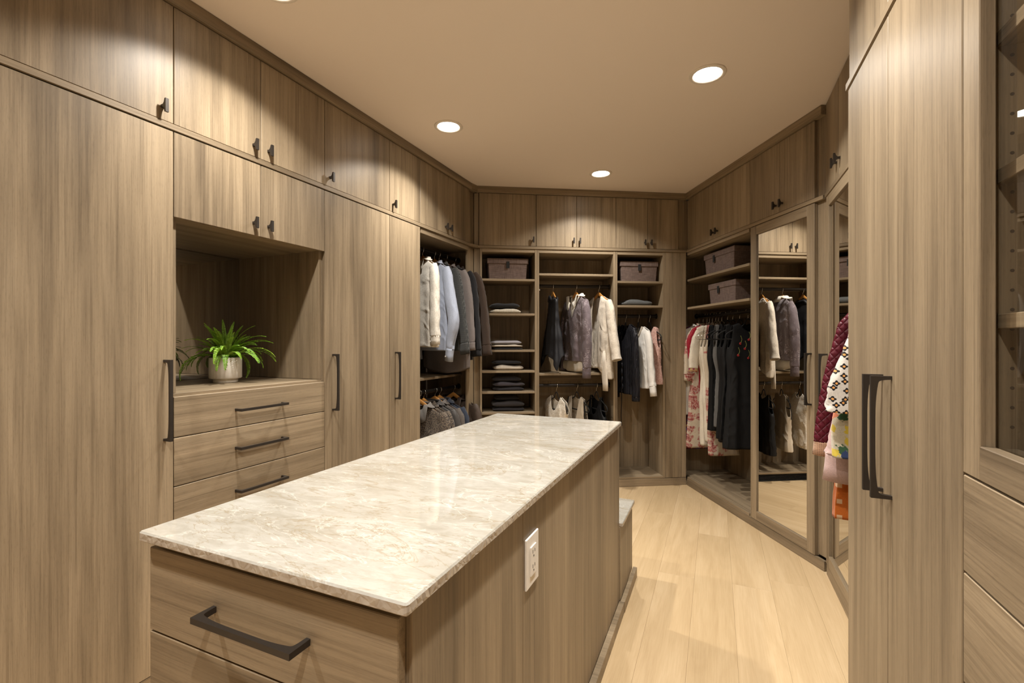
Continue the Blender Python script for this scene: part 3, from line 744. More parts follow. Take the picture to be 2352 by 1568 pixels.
def sleeve_data(g, side, seed):
    S = g['sleeve'] if side > 0 else [(a, b, c_*g.get('inz', 1), d, e_) for a, b, c_, d, e_ in g['sleeve']]; sw = g['sw']; pts = [(side*(sw+dx), dy, dz) for dx, dy, dz, _, _ in S]
    k = g.get('sk', 9); P = catmull(pts, k); R = []
    for i in range(len(P)):
        t = i/k; a = min(int(t), len(S)-2); f = t-a
        R.append((lerp(S[a][3], S[a+1][3], f), lerp(S[a][4], S[a+1][4], f)))
    rp = g.get('srip')
    def disp(u, w_): 
        q = 1+.10*noise.noise(Vector((u*9+seed, w_*4, side*3))) + .05*sin(u*23+w_*9+seed)*u - .11*(max(0, .2-abs(noise.noise(Vector((u*13+seed, 2.2*cos(2*pi*w_), 2.2*sin(2*pi*w_)+side)))))/.2)**2*min(1, 3*u)
        if rp: q += rp(u, w_)
        return q
    n = g.get('sn', 28)
    return sweep(P, R, n, caps=False, disp=disp)
def band_data(path_z, hw, hd, z0, z1, out=.004, n=32):
    vs, fs = [], []
    prof = [(0, z0), (out, z0+.001), (out, z1-.001), (0, z1)]
    for dx, z in prof:
        for i in range(n):
            a = 2*pi*i/n; vs.append(((hw+dx)*cos(a), (hd+dx)*sin(a), z+path_z(cos(a), sin(a))))
    for j in range(3):
        for i in range(n): fs.append([j*n+i, j*n+(i+1) % n, (j+1)*n+(i+1) % n, (j+1)*n+i])
    return vs, fs
def collar_data(nw, stand=.032, fall=.048, spread=.030, nd=.05, slope=.5):
    stand *= .38
    """shirt collar: a stand around the neck and a fall turned down over it, open at the front"""
    vs, fs = [], []; n = 30; rows = [(0, 0), (.002, stand), (.010, stand+.004), (.5*spread, stand-.45*fall), (spread, stand-fall)]
    for j, (o, z) in enumerate(rows):
        for i in range(n+1):
            a = -pi/2+.22+(2*pi-.44)*i/n; f = max(0.0, -sin(a))
            ex = 1.0 + (.35*f**3 if j >= 3 else 0)
            cx = (nw+o)*cos(a)*ex; cz = z+.004-nd*f**1.5*.8 - (.018*f**4 if j >= 3 else 0)
            if abs(sin(a)) < .75: cz = max(cz, -slope*max(0, abs(cx)-nw+.004)+.006)
            vs.append((cx, (.045+o*.8)*sin(a)-.004*f, cz))
    for j in range(len(rows)-1):
        for i in range(n): q = j*(n+1)+i; fs.append([q, q+1, q+n+2, q+n+1])
    return vs, fs
def squash(dat, ylim=None, xin=None, flip=-1):
    """clothes packed on a rod are pressed flat by their neighbours and by the back of the bay"""
    out = []
    for v in dat[0]:
        x, y, z = v
        if ylim:
            l = ylim[0] if y < 0 else ylim[1]; y = math.copysign(l*math.tanh(abs(y)/l), y)
        if xin:
            q = -flip*x   # towards the room is positive
            if q < 0: q = max(q, -xin*.8-(.2*xin)*math.tanh((-q-.8*xin)/(.2*xin))) if -q > .8*xin else q
            x = -flip*q
        out.append((x, y, z))
    return out, dat[1]
def row_limits(xs, lo, hi, flip):
    lims = []
    for i, x in enumerate(xs):
        a = (x-xs[i-1])/2 if i else min(.09, x-lo); b = (xs[i+1]-x)/2 if i+1 < len(xs) else min(.09, hi-x)
        a, b = max(a-.0022, .006), max(b-.0022, .006)
        lims.append((a, b) if flip < 0 else (b, a))
    return lims
def thick(o, t=.0016):
    md = o.modifiers.new('thickness', 'SOLIDIFY'); md.thickness = t; md.offset = 0; return o
GSEED = [0]
def garment(wall, x, y, z, name, label, cat, group, mat, g, twist=0.0, flip=-1, trim=None, ylim=None, xin=None):
    """x along the rod; z = height of the rod centre; the body hangs from g['top'] below it"""
    GSEED[0] += 1; sd = GSEED[0]*1.37
    rz = wall.r + flip*pi/2 + radians(twist)
    e = empty(name, label, cat, wall.w(x, y, z), rz, group); top = g.get('top', -.089)
    def part(nm, dat, m, sub=None):
        dat = squash(dat, ylim, xin, flip)
        o = link(nm, mesh(nm, *dat), m, (0, 0, top), sub or e, smooth=True)
        if sub: o.location = (0, 0, 0)
        thick(o); return o
    b = part('body', body_data(g, sd), mat)
    if g.get('sleeve'):
        for s in (1, -1):
            so = part('sleeve', sleeve_data(g, s, sd+s), g.get('smat', mat))
            if g.get('cuff'):
                dx, dy, dz, ra, rb = g['sleeve'][-1]; dx0, _, dz0, _, _ = g['sleeve'][-2]; q_ = 1 if s > 0 else g.get('inz', 1); dz *= q_; dz0 *= q_
                t = Vector((s*(dx-dx0), 0, dz-dz0)).normalized()*g['cuff']; p0 = Vector((s*(g['sw']+dx), dy, dz)); 
                cf = part('cuff', sweep([p0-t*.05, p0+t*.1, p0+t*.5, p0+t], [(ra*1.0, rb*1.0), (ra*.92+.002, rb*.92+.002), (ra*.90+.002, rb*.9+.002), (ra*.92+.002, rb*.92+.002)], 18, caps=False), g.get('cmat', mat), so)
                if g.get('button'):
                    bt = sweep([(0, 0, 0), (0, -.003, 0)], (.006, .006), 10, (1, 0, 0)); 
                    link('button', mesh('button', *bt), WHITEPL, p0+t*.6+Vector((0, -(rb*.9+.003), 0)), so).location = p0+t*.6+Vector((0, -(rb*.9+.003), 0))
    if g.get('collar'):
        part('collar', collar_data(g['nw']+.004, *g['collar'], g.get('slope', .5)), g.get('colmat', mat))
    if g.get('ribneck'):
        w_, m_ = g['ribneck']; hw, hd = g['nw'], prof_at(g['prof'], -.02)[1]+.012; nd, nbk = g['nd'], g.get('nb', .012)
        part('neckband', band_data(lambda c, s_: -(nd if s_ < 0 else nbk)*(abs(s_)**1.4), hw, hd, -.008, w_, .004), m_)
    if trim:
        for nm, dat, m in trim(g): part(nm, dat, m)
    return e

def shirt(sw=.215, L=.70, chest=.235, hd=.050, nw=.082, nd=.06, **k):
    g = dict(sw=sw, L=L, nw=nw, nd=nd, prof=[(0, sw, .010), (-.06, sw+.004, .030), (-.14, chest*.93, hd*.85), (-.26, chest, hd), (-.5, chest*.98, hd*1.05), (-L, chest*1.02, hd*1.12)], collar=(.032, .05, .030, .045))
    g['sleeve'] = [(-.030, 0, -.060, .046, .024), (-.004, 0, -.12, .056, .030), (.022, 0, -.26, .054, .034), (.036, 0, -.42, .050, .036), (.036, 0, -.56, .044, .034)]
    g['cuff'] = .06; g.update(k); return g
def tank(sw=.125, L=.55, chest=.20, nw=.085, nd=.11, arm=.17, hd=.040, **k):
    g = dict(sw=sw, L=L, nw=nw, nd=nd, nb=.05, slope=.36, armhole=arm, prof=[(0, sw, .008), (-.05, sw-.004, .018), (-arm*.75, sw+.004, hd*.75), (-arm-.03, chest*.92, hd), (-.32, chest*.93, hd), (-L, chest*1.05, hd*1.2)], collar=None)
    g.update(k); return g

C = {}
def cm(name, *a, **k):
    if name not in C: C[name] = cloth(name, *a, **k)
    return C[name]
linen = cm('cream_linen', (.74, .70, .62), kind='knit'); blue = cm('pale_blue_cotton', (.36, .40, .50), .7); checkm = cm('dark_check_cotton', (.030, .031, .030), .8, col2=(.14, .14, .135), kind='check')
taupe = cm('taupe_cotton', (.185, .158, .148), .75); coat = cm('charcoal_wool', (.018, .018, .020)); suede = cm('brown_suede', (.060, .041, .031), .95)
darkcol = cm('dark_lining', (.012, .011, .011))
# --- shirts on the upper rod of the left bay
UPZ = 2.016
S0 = (-.034, 0, -.060, .044, .026)
LB = [
 (3.040, 'wood', 'dress_shirt', 'cream linen shirt nearest the camera on the upper rod', 'shirt', linen, shirt(L=.670, sw=.195, chest=.205, button=True, wr=.007, crease=.008, sleeve=[S0, (-.006, -.006, -.13, .052, .034), (.010, -.014, -.28, .050, .036), (.018, -.020, -.44, .052, .038), (.026, -.022, -.59, .052, .038)]), -27),
 (3.205, 'wood', 'dress_shirt', 'pale blue shirt with buttoned cuff beside the cream one', 'shirt', blue, shirt(L=.70, button=True, sw=.195, chest=.205, wr=.010, sleeve=[S0, (-.004, -.004, -.13, .056, .034), (.040, -.008, -.30, .058, .040), (.085, -.010, -.47, .056, .044), (.050, -.012, -.62, .042, .038), (.040, -.012, -.685, .038, .034)], cuff=.095), -24),
 (3.275, 'wood', 'dress_shirt', 'dark finely checked shirt behind the pale blue shirt', 'shirt', checkm, shirt(L=.70, sw=.215, sleeve=[S0, (-.004, 0, -.13, .056, .032), (.030, 0, -.28, .056, .036), (.062, 0, -.46, .052, .036), (.095, 0, -.645, .050, .036)], cuff=.080), -19),
 (3.384, 'wood', 'dress_shirt', 'taupe long-tailed shirt, its hem lowest on the upper rod', 'shirt', taupe, shirt(L=.842, sw=.215, chest=.26, collar=(.03, .045, .028, .045), hemf=lambda fx, fy: .05*(1-fx*fx), sleeve=[S0, (-.002, 0, -.13, .054, .032), (.030, 0, -.28, .054, .036), (.050, 0, -.46, .050, .036), (.064, 0, -.64, .046, .034)]), -14),
 (3.446, None, 'overcoat', 'charcoal coat just in front of the brown suede jacket', 'coat', coat, shirt(L=.78, sw=.222, hd=.045, collar=(.03, .075, .045, .04), sleeve=[S0, (0, 0, -.13, .058, .034), (.028, 0, -.28, .056, .038), (.044, 0, -.46, .052, .038), (.066, 0, -.70, .048, .036)], cuff=.05), -10),
 (3.520, 'wood', 'suede_jacket', 'brown suede jacket at the far end of the upper rod', 'jacket', suede, shirt(L=.66, sw=.225, hd=.052, nw=.08, collar=(.035, .06, .034, .05), sleeve=[S0, (.002, 0, -.13, .066, .040), (.042, 0, -.28, .064, .044), (.074, 0, -.48, .058, .044), (.098, 0, -.66, .052, .042)], cuff=.085), -6)]
hlab = {0: 'honey wood hanger in the cream linen shirt', 1: 'honey wood hanger in the pale blue shirt', 2: 'honey wood hanger in the dark checked shirt', 3: 'honey wood hanger in the taupe long-tailed shirt', 5: 'honey wood hanger in the brown suede jacket'}
yl = row_limits([r[0] for r in LB], 2.762, 3.60, -1)
for i, (x, hk, nm, lb, cat, m, g, tw) in enumerate(LB):
    if hk: hanger(LW, x, ROD_L, UPZ, LW.r-pi/2+radians(tw), hk, hlab[i], g['sw']-.024)
    garment(LW, x, ROD_L, UPZ, nm, lb, cat, 'garments on the upper rod of the shirt bay', m, g, tw, ylim=tuple(q*.62 for q in yl[i]), xin=.32)
# --- lower rod of the left bay
LOZ = .905
pais = cm('brown_patterned_cotton', (.060, .048, .040), .8, col2=(.17, .135, .10), kind='paisley'); greyc = cm('grey_wool', (.17, .155, .14)); tweed = cm('grey_brown_tweed', (.10, .085, .076), .9, col2=(.2, .18, .16), kind='check')
navy = cm('navy_cotton', (.030, .038, .058)); leather = cm('brown_leather', (.075, .055, .044), .45, sheen=0); satin = cm('dark_grey_satin', (.06, .055, .052), .35)
LL = [(3.000, 'honey wood hanger nearest the camera on the lower rod', 'polo_shirt', 'grey-collared dark shirt nearest the camera on the lower rod', greyc, pais),
      (3.055, 'honey wood hanger in the small-patterned brown shirt', 'patterned_shirt', 'brown shirt with a small tan pattern on the lower rod', pais, pais),
      (3.140, None, 'satin_shirt', 'shiny dark grey shirt between the patterned and tweed ones', satin, satin),
      (3.215, 'honey wood hanger in the grey-brown tweed shirt', 'tweed_shirt', 'grey-brown fine tweed shirt in the middle of the lower rod', tweed, tweed),
      (3.285, 'honey wood hanger in the navy jacket', 'navy_jacket', 'navy blue jacket with rounded shoulder on the lower rod', navy, navy),
      (3.505, 'honey wood hanger in the brown leather jacket', 'leather_jacket', 'brown leather jacket at the far end of the lower rod', leather, leather)]
yl = row_limits([r[0] for r in LL], 2.762, 3.60, -1)
for i, (x, hl, nm, lb, cmt, m) in enumerate(LL):
    if hl: hanger(LW, x, ROD_L, LOZ, LW.r-pi/2, 'wood', hl, .198)
    garment(LW, x, ROD_L, LOZ, nm, lb, 'jacket' if 'jacket' in nm else 'shirt', 'garments on the lower rod of the shirt bay', m, shirt(L=.62, sw=.22, nw=.085, nd=.09, collar=(.038, .075, .045, .08), colmat=cmt, hd=.04,
            sleeve=[S0, (-.004, 0, -.13, .056, .030), (.014, 0, -.26, .054, .034), (.024, 0, -.38, .050, .034), (.026, 0, -.48, .044, .032)]), 0, ylim=yl[i], xin=.32)

# --- middle bay of the far end
blacksat = cm('black_satin', (.012, .012, .014), .5, sheen=0); purple = cm('mauve_sequin_knit', (.150, .118, .130), .7, kind='sequin'); creamc = cm('cream_cotton', (.72, .66, .56)); creamk = cm('cream_knit', (.68, .61, .51), kind='knit'); creamrib = cm('cream_ribbed_knit', (.68, .61, .51), kind='rib')
U1 = 1.798
def ruffle(g):
    pts = [(.088*cos(a), .030*sin(a), -.016-.030*abs(cos(a))-.010*sin(5*a)) for a in [2*pi*k/48 for k in range(48)]]
    return [('neck_ruffle', sweep(pts, (.012, .012), 8, (0, 0, 1), closed=True), blacksat)]
hanger(BW, -1.208, .11, U1, BW.r-pi/2+radians(4), 'wood', 'wooden hanger in the black flared top', .08)
garment(BW, -1.208, .11, U1, 'flared_blouse', 'black sleeveless top with ruffled neck and pointed handkerchief hem', 'top', 'garments on the upper rod of the two-rod bay', blacksat,
        dict(sw=.13, L=.53, nw=.06, nd=.03, nb=.02, slope=.5, n=96, prof=[(0, .10, .016), (-.07, .125, .024), (-.13, .13, .028), (-.22, .145, .034), (-.4, .185, .055), (-.62, .23, .085)], crease=.003, wr=.004, fold=.026, kf=9, hemf=lambda fx, fy: .14*(1-abs(sin(1.5*math.atan2(fy, fx)+.5)))**1.4), 4, trim=ruffle, ylim=(.13, .12), xin=.222)
hanger(BW, -.996, .11, U1, BW.r-pi/2+radians(14), 'wood', 'wooden hanger in the mauve sweater', .085)
gs = shirt(L=.585, inz=.93, sw=.190, chest=.215, nw=.090, nd=.20, np=1.1, collar=(.03, .05, .03, .10), colmat=creamc, hd=.05, wr=.012, fold=.018,
     sleeve=[S0, (.000, -.006, -.14, .050, .036), (.030, -.012, -.30, .050, .042), (.034, -.016, -.44, .048, .042), (.030, -.016, -.64, .042, .038)], cuff=.085)
garment(BW, -.996, .11, U1, 'sweater', 'mauve sequinned sweater worn over a cream collared shirt', 'sweater', 'garments on the upper rod of the two-rod bay', purple, gs, 14, ylim=(.10, .10), xin=.222,
        trim=lambda g: [('shirt_tail', body_data(dict(sw=.19, L=.65, nw=.07, nd=.10, prof=[(0, .16, .006), (-.1, .17, .016), (-.3, .18, .022), (-.5, .20, .026), (-.65, .225, .040)], n=48, m=20, hemf=lambda fx, fy: .03*(1-fx*fx)), 3.3), creamc)])
hanger(BW, -.785, .11, U1, BW.r-pi/2+radians(14), 'wood', 'wooden hanger in the cream cardigan', .18)
gc = shirt(L=.648, hemf=lambda fx, fy: .14*max(0, fx-.35), sw=.190, chest=.205, nw=.070, nd=.60, np=.9, collar=None, hd=.05, wr=.010, fold=.016,
     sleeve=[S0, (.002, 0, -.14, .050, .034), (.030, 0, -.28, .050, .038), (.070, 0, -.44, .048, .038), (.105, 0, -.57, .050, .038)], cuff=None)
def cardi_trim(g):
    out = []
    for s in (-1, 1):
        pts = catmull([(s*.068, -.012, -.005), (s*.075, -.040, -.15), (s*.080, -.052, -.40), (s*.085, -.056, -.55), (s*.085, -.056, -.645)], 5)
        out.append(('front_band', sweep(pts, (.016, .004), 8, (0, 1, 0)), creamrib))
    out.append(('hem_band', sweep([(.120, -.040, -.50), (.140, -.042, -.60), (.160, -.040, -.70), (.172, -.038, -.78), (.174, -.038, -.84)], [(.050, .008), (.052, .012), (.046, .014), (.040, .015), (.038, .015)], 16, (0, 1, 0)), creamrib))
    return out
garment(BW, -.785, .11, U1, 'cardigan', 'long cream open-front knitted cardigan', 'cardigan', 'garments on the upper rod of the two-rod bay', creamk, gc, 14, ylim=(.10, .09), xin=.222, trim=cardi_trim)
L1 = .905
creaml = cm('cream_lace', (.68, .61, .50), kind='lace', col2=(.76, .70, .60)); vest = cm('beige_crepe', (.60, .52, .41)); blackt = cm('black_crepe', (.007, .007, .0075), .6, sheen=0)
hanger(BW, -1.176, .11, L1, BW.r-pi/2+radians(18), 'velvet', 'velvet hanger in the cream lace top', .185)
garment(BW, -1.176, .11, L1, 'lace_blouse', 'cream lace cap-sleeved top behind the island', 'top', 'garments on the lower rod of the two-rod bay', creaml, tank(sw=.205, chest=.19, L=.50, nw=.085, nd=.13, arm=.14, slope=.50, top=-.098), 18, ylim=(.09, .06), xin=.222)
hanger(BW, -.988, .11, L1, BW.r-pi/2+radians(16), 'velvet', 'velvet hanger in the beige vest', .20)
def vest_trim(g):
    out = []
    for s in (-1, 1):
        out.append(('piping', sweep(catmull([(s*.055, -.030, -.20), (s*.045, -.042, -.30), (s*.05, -.044, -.50)], 5), (.004, .003), 6), BLACK))
        out.append(('piping', sweep(catmull([(s*.150, -.002, -.020), (s*.155, -.012, -.09), (s*.165, -.024, -.17), (s*.19, -.012, -.22)], 5), (.004, .003), 6), BLACK))
    return out
garment(BW, -.988, .11, L1, 'vest', 'beige sleeveless vest with black piping', 'vest', 'garments on the lower rod of the two-rod bay', vest, tank(sw=.16, chest=.19, L=.52, nw=.07, nd=.42, np=1.0, nb=.03, arm=.2, top=-.098), 16, trim=vest_trim, ylim=(.07, .07), xin=.222)
hanger(BW, -.805, .11, L1, BW.r-pi/2+radians(10), 'velvet', 'velvet hanger in the black tank top', .20)
garment(BW, -.805, .11, L1, 'camisole', 'black scoop-neck tank top under the cream cardigan', 'top', 'garments on the lower rod of the two-rod bay', blackt, tank(sw=.14, chest=.19, L=.55, nw=.095, nd=.17, top=-.098), 10, ylim=(.08, .08), xin=.222)
# --- far corner bay
CZ = 1.535
pleat = cm('black_pleated_satin', (.016, .016, .020), .34, kind='pleat', sheen=0); white = cm('white_jersey', (.74, .715, .67), .8); pearl = cm('pearl_beads', (.50, .44, .36), .3); pink = cm('pink_lace', (.52, .30, .25), .85, kind='lace', col2=(.62, .40, .34))
hanger(BW, -.520, .14, CZ, BW.r-pi/2+radians(9), 'velvet', 'velvet hanger in the black pleated blouse', .075)
gp = shirt(L=.635, sw=.165, chest=.165, nw=.085, nd=.16, collar=None, fold=.020, hd=.045, sleeve=[S0, (-.006, 0, -.14, .044, .030), (.008, 0, -.30, .044, .034), (.016, 0, -.48, .046, .038), (.018, 0, -.655, .042, .036)], cuff=.035, top=-.075)
garment(BW, -.520, .14, CZ, 'pleated_blouse', 'shiny black pleated long-sleeved blouse with a hanging drawstring', 'blouse', 'garments in the far corner bay', pleat, gp, 9, ylim=(.09, .055), xin=.192,
        trim=lambda g: [('drawstring', sweep(catmull([(.02, -.058, -.60), (.022, -.06, -.72), (.014, -.06, -.84), (.024, -.06, -.93)], 4), (.0035, .0035), 6), blackt),
                        ('ruched_seam', sweep(catmull([(.02+.008*sin(k*2.1), -.058-.006*cos(k*1.7), -.36-.022*k) for k in range(13)], 3), (.016, .010), 8), pleat)])
hanger(BW, -.398, .14, CZ, BW.r-pi/2+radians(9), 'velvet', 'velvet hanger in the white beaded blouse', .16)
gw = shirt(L=.558, sw=.175, chest=.175, nw=.092, nd=.105, collar=None, hd=.042, fold=.008, wr=.005, sleeve=[S0, (.002, 0, -.14, .044, .028), (.024, 0, -.28, .042, .030), (.050, 0, -.44, .038, .030), (.066, 0, -.533, .036, .028)], cuff=.085, top=-.098)
def beads(g):
    pts = []
    for k in range(20):
        a = pi+pi*(k+.5)/20; pts.append((.094*cos(a), -.014+.030*sin(a), -.112*abs(sin(a))**1.3))
    return [('bead_collar', sweep(catmull(pts, 2), (.010, .007), 8, disp=lambda u, w_: 1+.25*sin(u*120)), pearl)]
garment(BW, -.398, .14, CZ, 'white_blouse', 'white long-sleeved blouse with a beaded round neckline', 'blouse', 'garments in the far corner bay', white, gw, 9, trim=beads, ylim=(.055, .048), xin=.192)
hanger(BW, -.292, .14, CZ, BW.r-pi/2+radians(9), 'velvet', 'velvet hanger in the pink lace top', .19)
garment(BW, -.292, .14, CZ, 'lace_camisole', 'sleeveless pink lace top in the far corner', 'top', 'garments in the far corner bay', pink, tank(sw=.165, chest=.185, L=.52, nw=.085, nd=.10, arm=.19, top=-.098, fold=.007, wr=.004), 9, ylim=(.048, .035), xin=.192)

# --- dresses in the right-hand bay (front of each faces the mirror door)
RZ = 1.538
maroon = cm('maroon_embroidered', (.13, .012, .035), kind='embroid'); wlinen = cm('white_linen', (.72, .69, .63)); floral = cm('cream_floral', (.56, .48, .37), kind='floral'); red = cm('crimson_silk', (.30, .006, .022), .55); tunic = cm('ivory_tunic', (.68, .62, .51))
bdress = cm('black_dress_cloth', (.0065, .0065, .007), .75, sheen=0); gdress = cm('grey_flannel', (.105, .102, .098)); teal = cm('teal_cotton', (.03, .16, .15))
def dress(L, sw=.175, chest=.19, hem=.27, waist=.165, nw=.085, nd=.10, sleeve=None, **k):
    L -= .028
    g = dict(sw=sw, L=L, nw=nw, nd=nd, nb=.02, slope=.38, top=-.094, prof=[(0, sw, .010), (-.06, sw, .026), (-.17, chest*.97, .042), (-.26, chest, .048), (-.42, waist, .045), (-.7, lerp(waist, hem, .55), .055), (-L, hem, .065)], collar=None, fold=.022, kf=8, sleeve=sleeve)
    if not sleeve: g['armhole'] = .19
    g.update(k); return g
def slv(l, out, ra=.050, rb=.034): return [(-.034, 0, -.060, .042, .024), (.0, 0, -.13, ra, rb), (.012+out*.5, 0, -.10-(l-.1)*.5, ra, rb+.004), (.012+out, 0, -l, ra*.92, rb+.004)]
RB = [(-.134, 'wire', 'embroidered_dress', 'long maroon embroidered dress farthest along the dress rail', maroon, dress(1.17, hem=.165, waist=.14, sleeve=slv(.47, .055, .044), cuff=.10, cmat=cm('yellow_pink_trim', (.42, .10, .05), kind='embroid')), -4),
      (-.055, 'wire', 'white_shirt_dress', 'white linen shirt dress with rolled sleeve near the far corner', wlinen, dress(.84, sw=.175, hem=.195, waist=.17, wr=.014, crease=.018, sleeve=slv(.36, .075, .054, .036), cuff=.05, collar=(.03, .05, .03, .05)), -3),
      (.014, 'wire', 'floral_dress', 'long cream dress printed with red roses', floral, dress(1.13, sw=.150, hem=.190, waist=.14, sleeve=slv(.45, .010, .048, .036), cuff=.05, collar=(.035, .02, .008, .05)), -2),
      (.055, 'wire', 'red_dress', 'bright crimson dress showing between the cream ones', red, dress(.86, sw=.165, hem=.06, waist=.09, sw_=0, sleeve=slv(.3, -.02, .044)), 0),
      (.102, 'wire', 'ivory_tunic', 'ivory tunic dress with embroidered cuff in front of the crimson one', tunic, dress(1.09, sw=.145, chest=.15, hem=.155, waist=.12, shift=.05, sleeve=slv(.38, .022, .044, .034), cuff=.03, cmat=cm('gold_cuff_trim', (.5, .33, .16), kind='embroid')), 2),
      (.159, 'wire', 'cream_gown', 'wide pale gold gown whose hem shows under the black dresses', tunic, dress(1.05, sw=.13, chest=.14, hem=.21, waist=.13, shift=.13, fold=.035, kf=11), 0),
      (.200, 'wire', 'floral_skirt_dress', 'rose-printed dress whose hem shows lowest under the black dresses', floral, dress(1.16, sw=.12, chest=.13, hem=.13, waist=.12, shift=.05, fold=.03, kf=12), 0),
      (.254, 'wire', 'black_sheath_dress', 'plain black sleeveless dress, leftmost of the black ones', bdress, dress(.93, sw=.135, chest=.125, hem=.12, waist=.11, nw=.09, nd=.09, fold=.010), 3),
      (.340, 'velvet', 'grey_dress', 'grey flannel sleeveless dress between two black dresses', gdress, dress(.885, sw=.130, chest=.125, hem=.135, waist=.105, shift=.02, nw=.09, nd=.08, fold=.010), 0),
      (.415, 'velvet', 'black_flared_dress', 'black sleeveless flared dress in front of the grey one', bdress, dress(.995, sw=.135, chest=.135, hem=.17, waist=.12, shift=.05, nw=.10, nd=.15, fold=.016), 2),
      (.510, 'velvet', 'black_party_dress', 'black dress next to the one with red embroidered flowers', blackt, dress(.95, sw=.15, chest=.16, hem=.19, waist=.15, nw=.09, nd=.12), 0),
      (.620, 'velvet', 'flower_embroidered_dress', 'black dress embroidered with small red flowers beside the mirror door', bdress, dress(1.0, sw=.16, chest=.17, hem=.20, waist=.16, nw=.08, nd=.07), 0)]
def flower_spray(g):
    redm = cm('red_thread', (.42, .02, .02), .7); grn = cm('green_thread', (.20, .22, .05), .7); out = []
    rnd = random.Random(4)
    for cx, cz in ((-.02, -.13), (.02, -.18), (-.055, -.20), (-.09, -.16), (.05, -.24), (-.11, -.25), (-.03, -.27)):
        hw, hd = prof_at(g['prof'], cz); yy = -hd*(max(0, 1-(abs(cx)/hw)**2.67))**.35-.006
        pet = []
        for k in range(5):
            a = 2*pi*k/5+rnd.random(); pet.append(off(sweep([(0, 0, 0), (0, -.0015, 0)], (.0040, .0040), 6, (1, 0, 0)), (cx+.0055*cos(a), yy, cz+.0055*sin(a))))
        out.append(('embroidered_flower', merge(pet), redm))
        out.append(('embroidered_stem', sweep(catmull([(cx, yy, cz), (cx+.012, yy-.001, cz+.03), (cx+.002, yy-.001, cz+.06)], 4), (.0010, .0010), 5), grn))
    return out
kindlab = {'wire': 'metal hanger carrying the ', 'velvet': 'velvet hanger carrying the '}
short = ['maroon embroidered dress', 'white linen shirt dress', 'rose-printed cream dress', 'bright crimson dress', 'ivory tunic dress', 'pale gold gown', 'lowest rose-printed dress', 'leftmost plain black dress', 'grey flannel dress', 'black flared dress', 'black dress second from the mirror', 'black dress with red flowers']
yl = row_limits([r[0] for r in RB], -.180, .910, 1)
for i, (x, hk, nm, lb, m, g, tw) in enumerate(RB):
    hanger(RW, x, .19, RZ, RW.r+pi/2, hk, kindlab[hk]+short[i], g['sw']-.02 if g.get('sleeve') else .18)
    garment(RW, x, .19, RZ, nm, lb, 'dress', 'dresses in the right-hand bay', m, g, 0, flip=1, trim=flower_spray if i == 11 else None, ylim=yl[i], xin=.28)

# --- coats and blouses behind the tall cupboard
KZ = 1.570
quilt = cm('burgundy_quilted_nylon', (.095, .010, .020), .34, sheen=0, kind='quilt'); qlin = cm('tan_plaid_lining', (.52, .33, .22), kind='check', col2=(.10, .07, .06)); navyd = cm('deep_navy', (.010, .012, .030)); bloss = cm('white_blossom_print', (.66, .62, .57), kind='blossom'); multi = cm('yellow_leaf_print', (.60, .55, .42), kind='multi')
pinkc = cm('pale_pink_cotton', (.60, .43, .41)); ging = cm('orange_gingham', (.46, .115, .014), kind='gingham', col2=(.60, .40, .24)); whitef = cm('white_frill', (.70, .66, .6))
def qrip(u, w_): 
    a = abs(sin(pi*(u*9+w_*4))); b = abs(sin(pi*(u*9-w_*4))); return .10*min(a, b)**.6
def KS(*pts): return [(-.034, 0, -.060, .044, .026)] + list(pts)
KB = [(-2.452, 'quilted_jacket', 'burgundy quilted jacket with a plaid-lined cuff, hanging beside the angled mirror', 'jacket', quilt, shirt(L=.66, sw=.205, collar=None, sleeve=KS((.010, 0, -.13, .052, .030), (.058, 0, -.33, .050, .030), (.090, 0, -.50, .046, .030), (.104, 0, -.62, .044, .030)), cuff=.060, cmat=qlin, top=-.098)),
      (-2.395, 'navy_pullover', 'dark navy top barely showing behind the blossom print blouse', 'top', navyd, shirt(L=.60, sw=.185, collar=None, sleeve=KS((.0, 0, -.13, .040, .04), (.0, 0, -.33, .04, .04), (.0, 0, -.5, .04, .04)), cuff=None, top=-.098)),
      (-2.350, 'gingham_dress', 'orange and cream gingham dress, lowest of the hanging clothes', 'dress', ging, dress(.945, sw=.19, chest=.22, waist=.275, hem=.300, fold=.02)),
      (-2.300, 'pink_shirt', 'pale pink shirt with a wide turned cuff', 'shirt', pinkc, shirt(L=.70, sw=.20, sleeve=KS((.006, 0, -.13, .046, .036), (.042, 0, -.33, .040, .036), (.072, 0, -.52, .042, .038), (.085, 0, -.64, .052, .042)), cuff=.11, top=-.098, collar=(.03, .05, .03, .05))),
      (-2.215, 'leaf_print_blouse', 'yellow and green leaf print blouse below the blossom sleeve', 'blouse', multi, shirt(L=.70, sw=.20, collar=None, sleeve=KS((.01, 0, -.13, .050, .036), (.045, 0, -.33, .052, .042), (.072, 0, -.50, .056, .046), (.072, 0, -.63, .056, .046)), cuff=None, top=-.098)),
      (-2.140, 'blossom_blouse', 'white blouse printed with black and orange blossoms', 'blouse', bloss, shirt(L=.62, sw=.195, collar=None, sleeve=KS((.020, 0, -.12, .056, .042), (.066, 0, -.26, .064, .050), (.094, 0, -.37, .070, .054), (.100, 0, -.445, .064, .052)), cuff=None, top=-.098)),
      (-2.060, 'frilled_blouse', 'white frilled blouse edge below the pink cuff', 'blouse', whitef, shirt(L=.72, sw=.195, collar=None, chest=.195, sleeve=KS((.0, 0, -.13, .044, .036), (.01, 0, -.33, .040, .036), (.020, 0, -.56, .044, .04), (.036, 0, -.66, .056, .05)), cuff=None, top=-.098))]
yl = row_limits([r[0] for r in KB], -2.48, -1.86, -1)
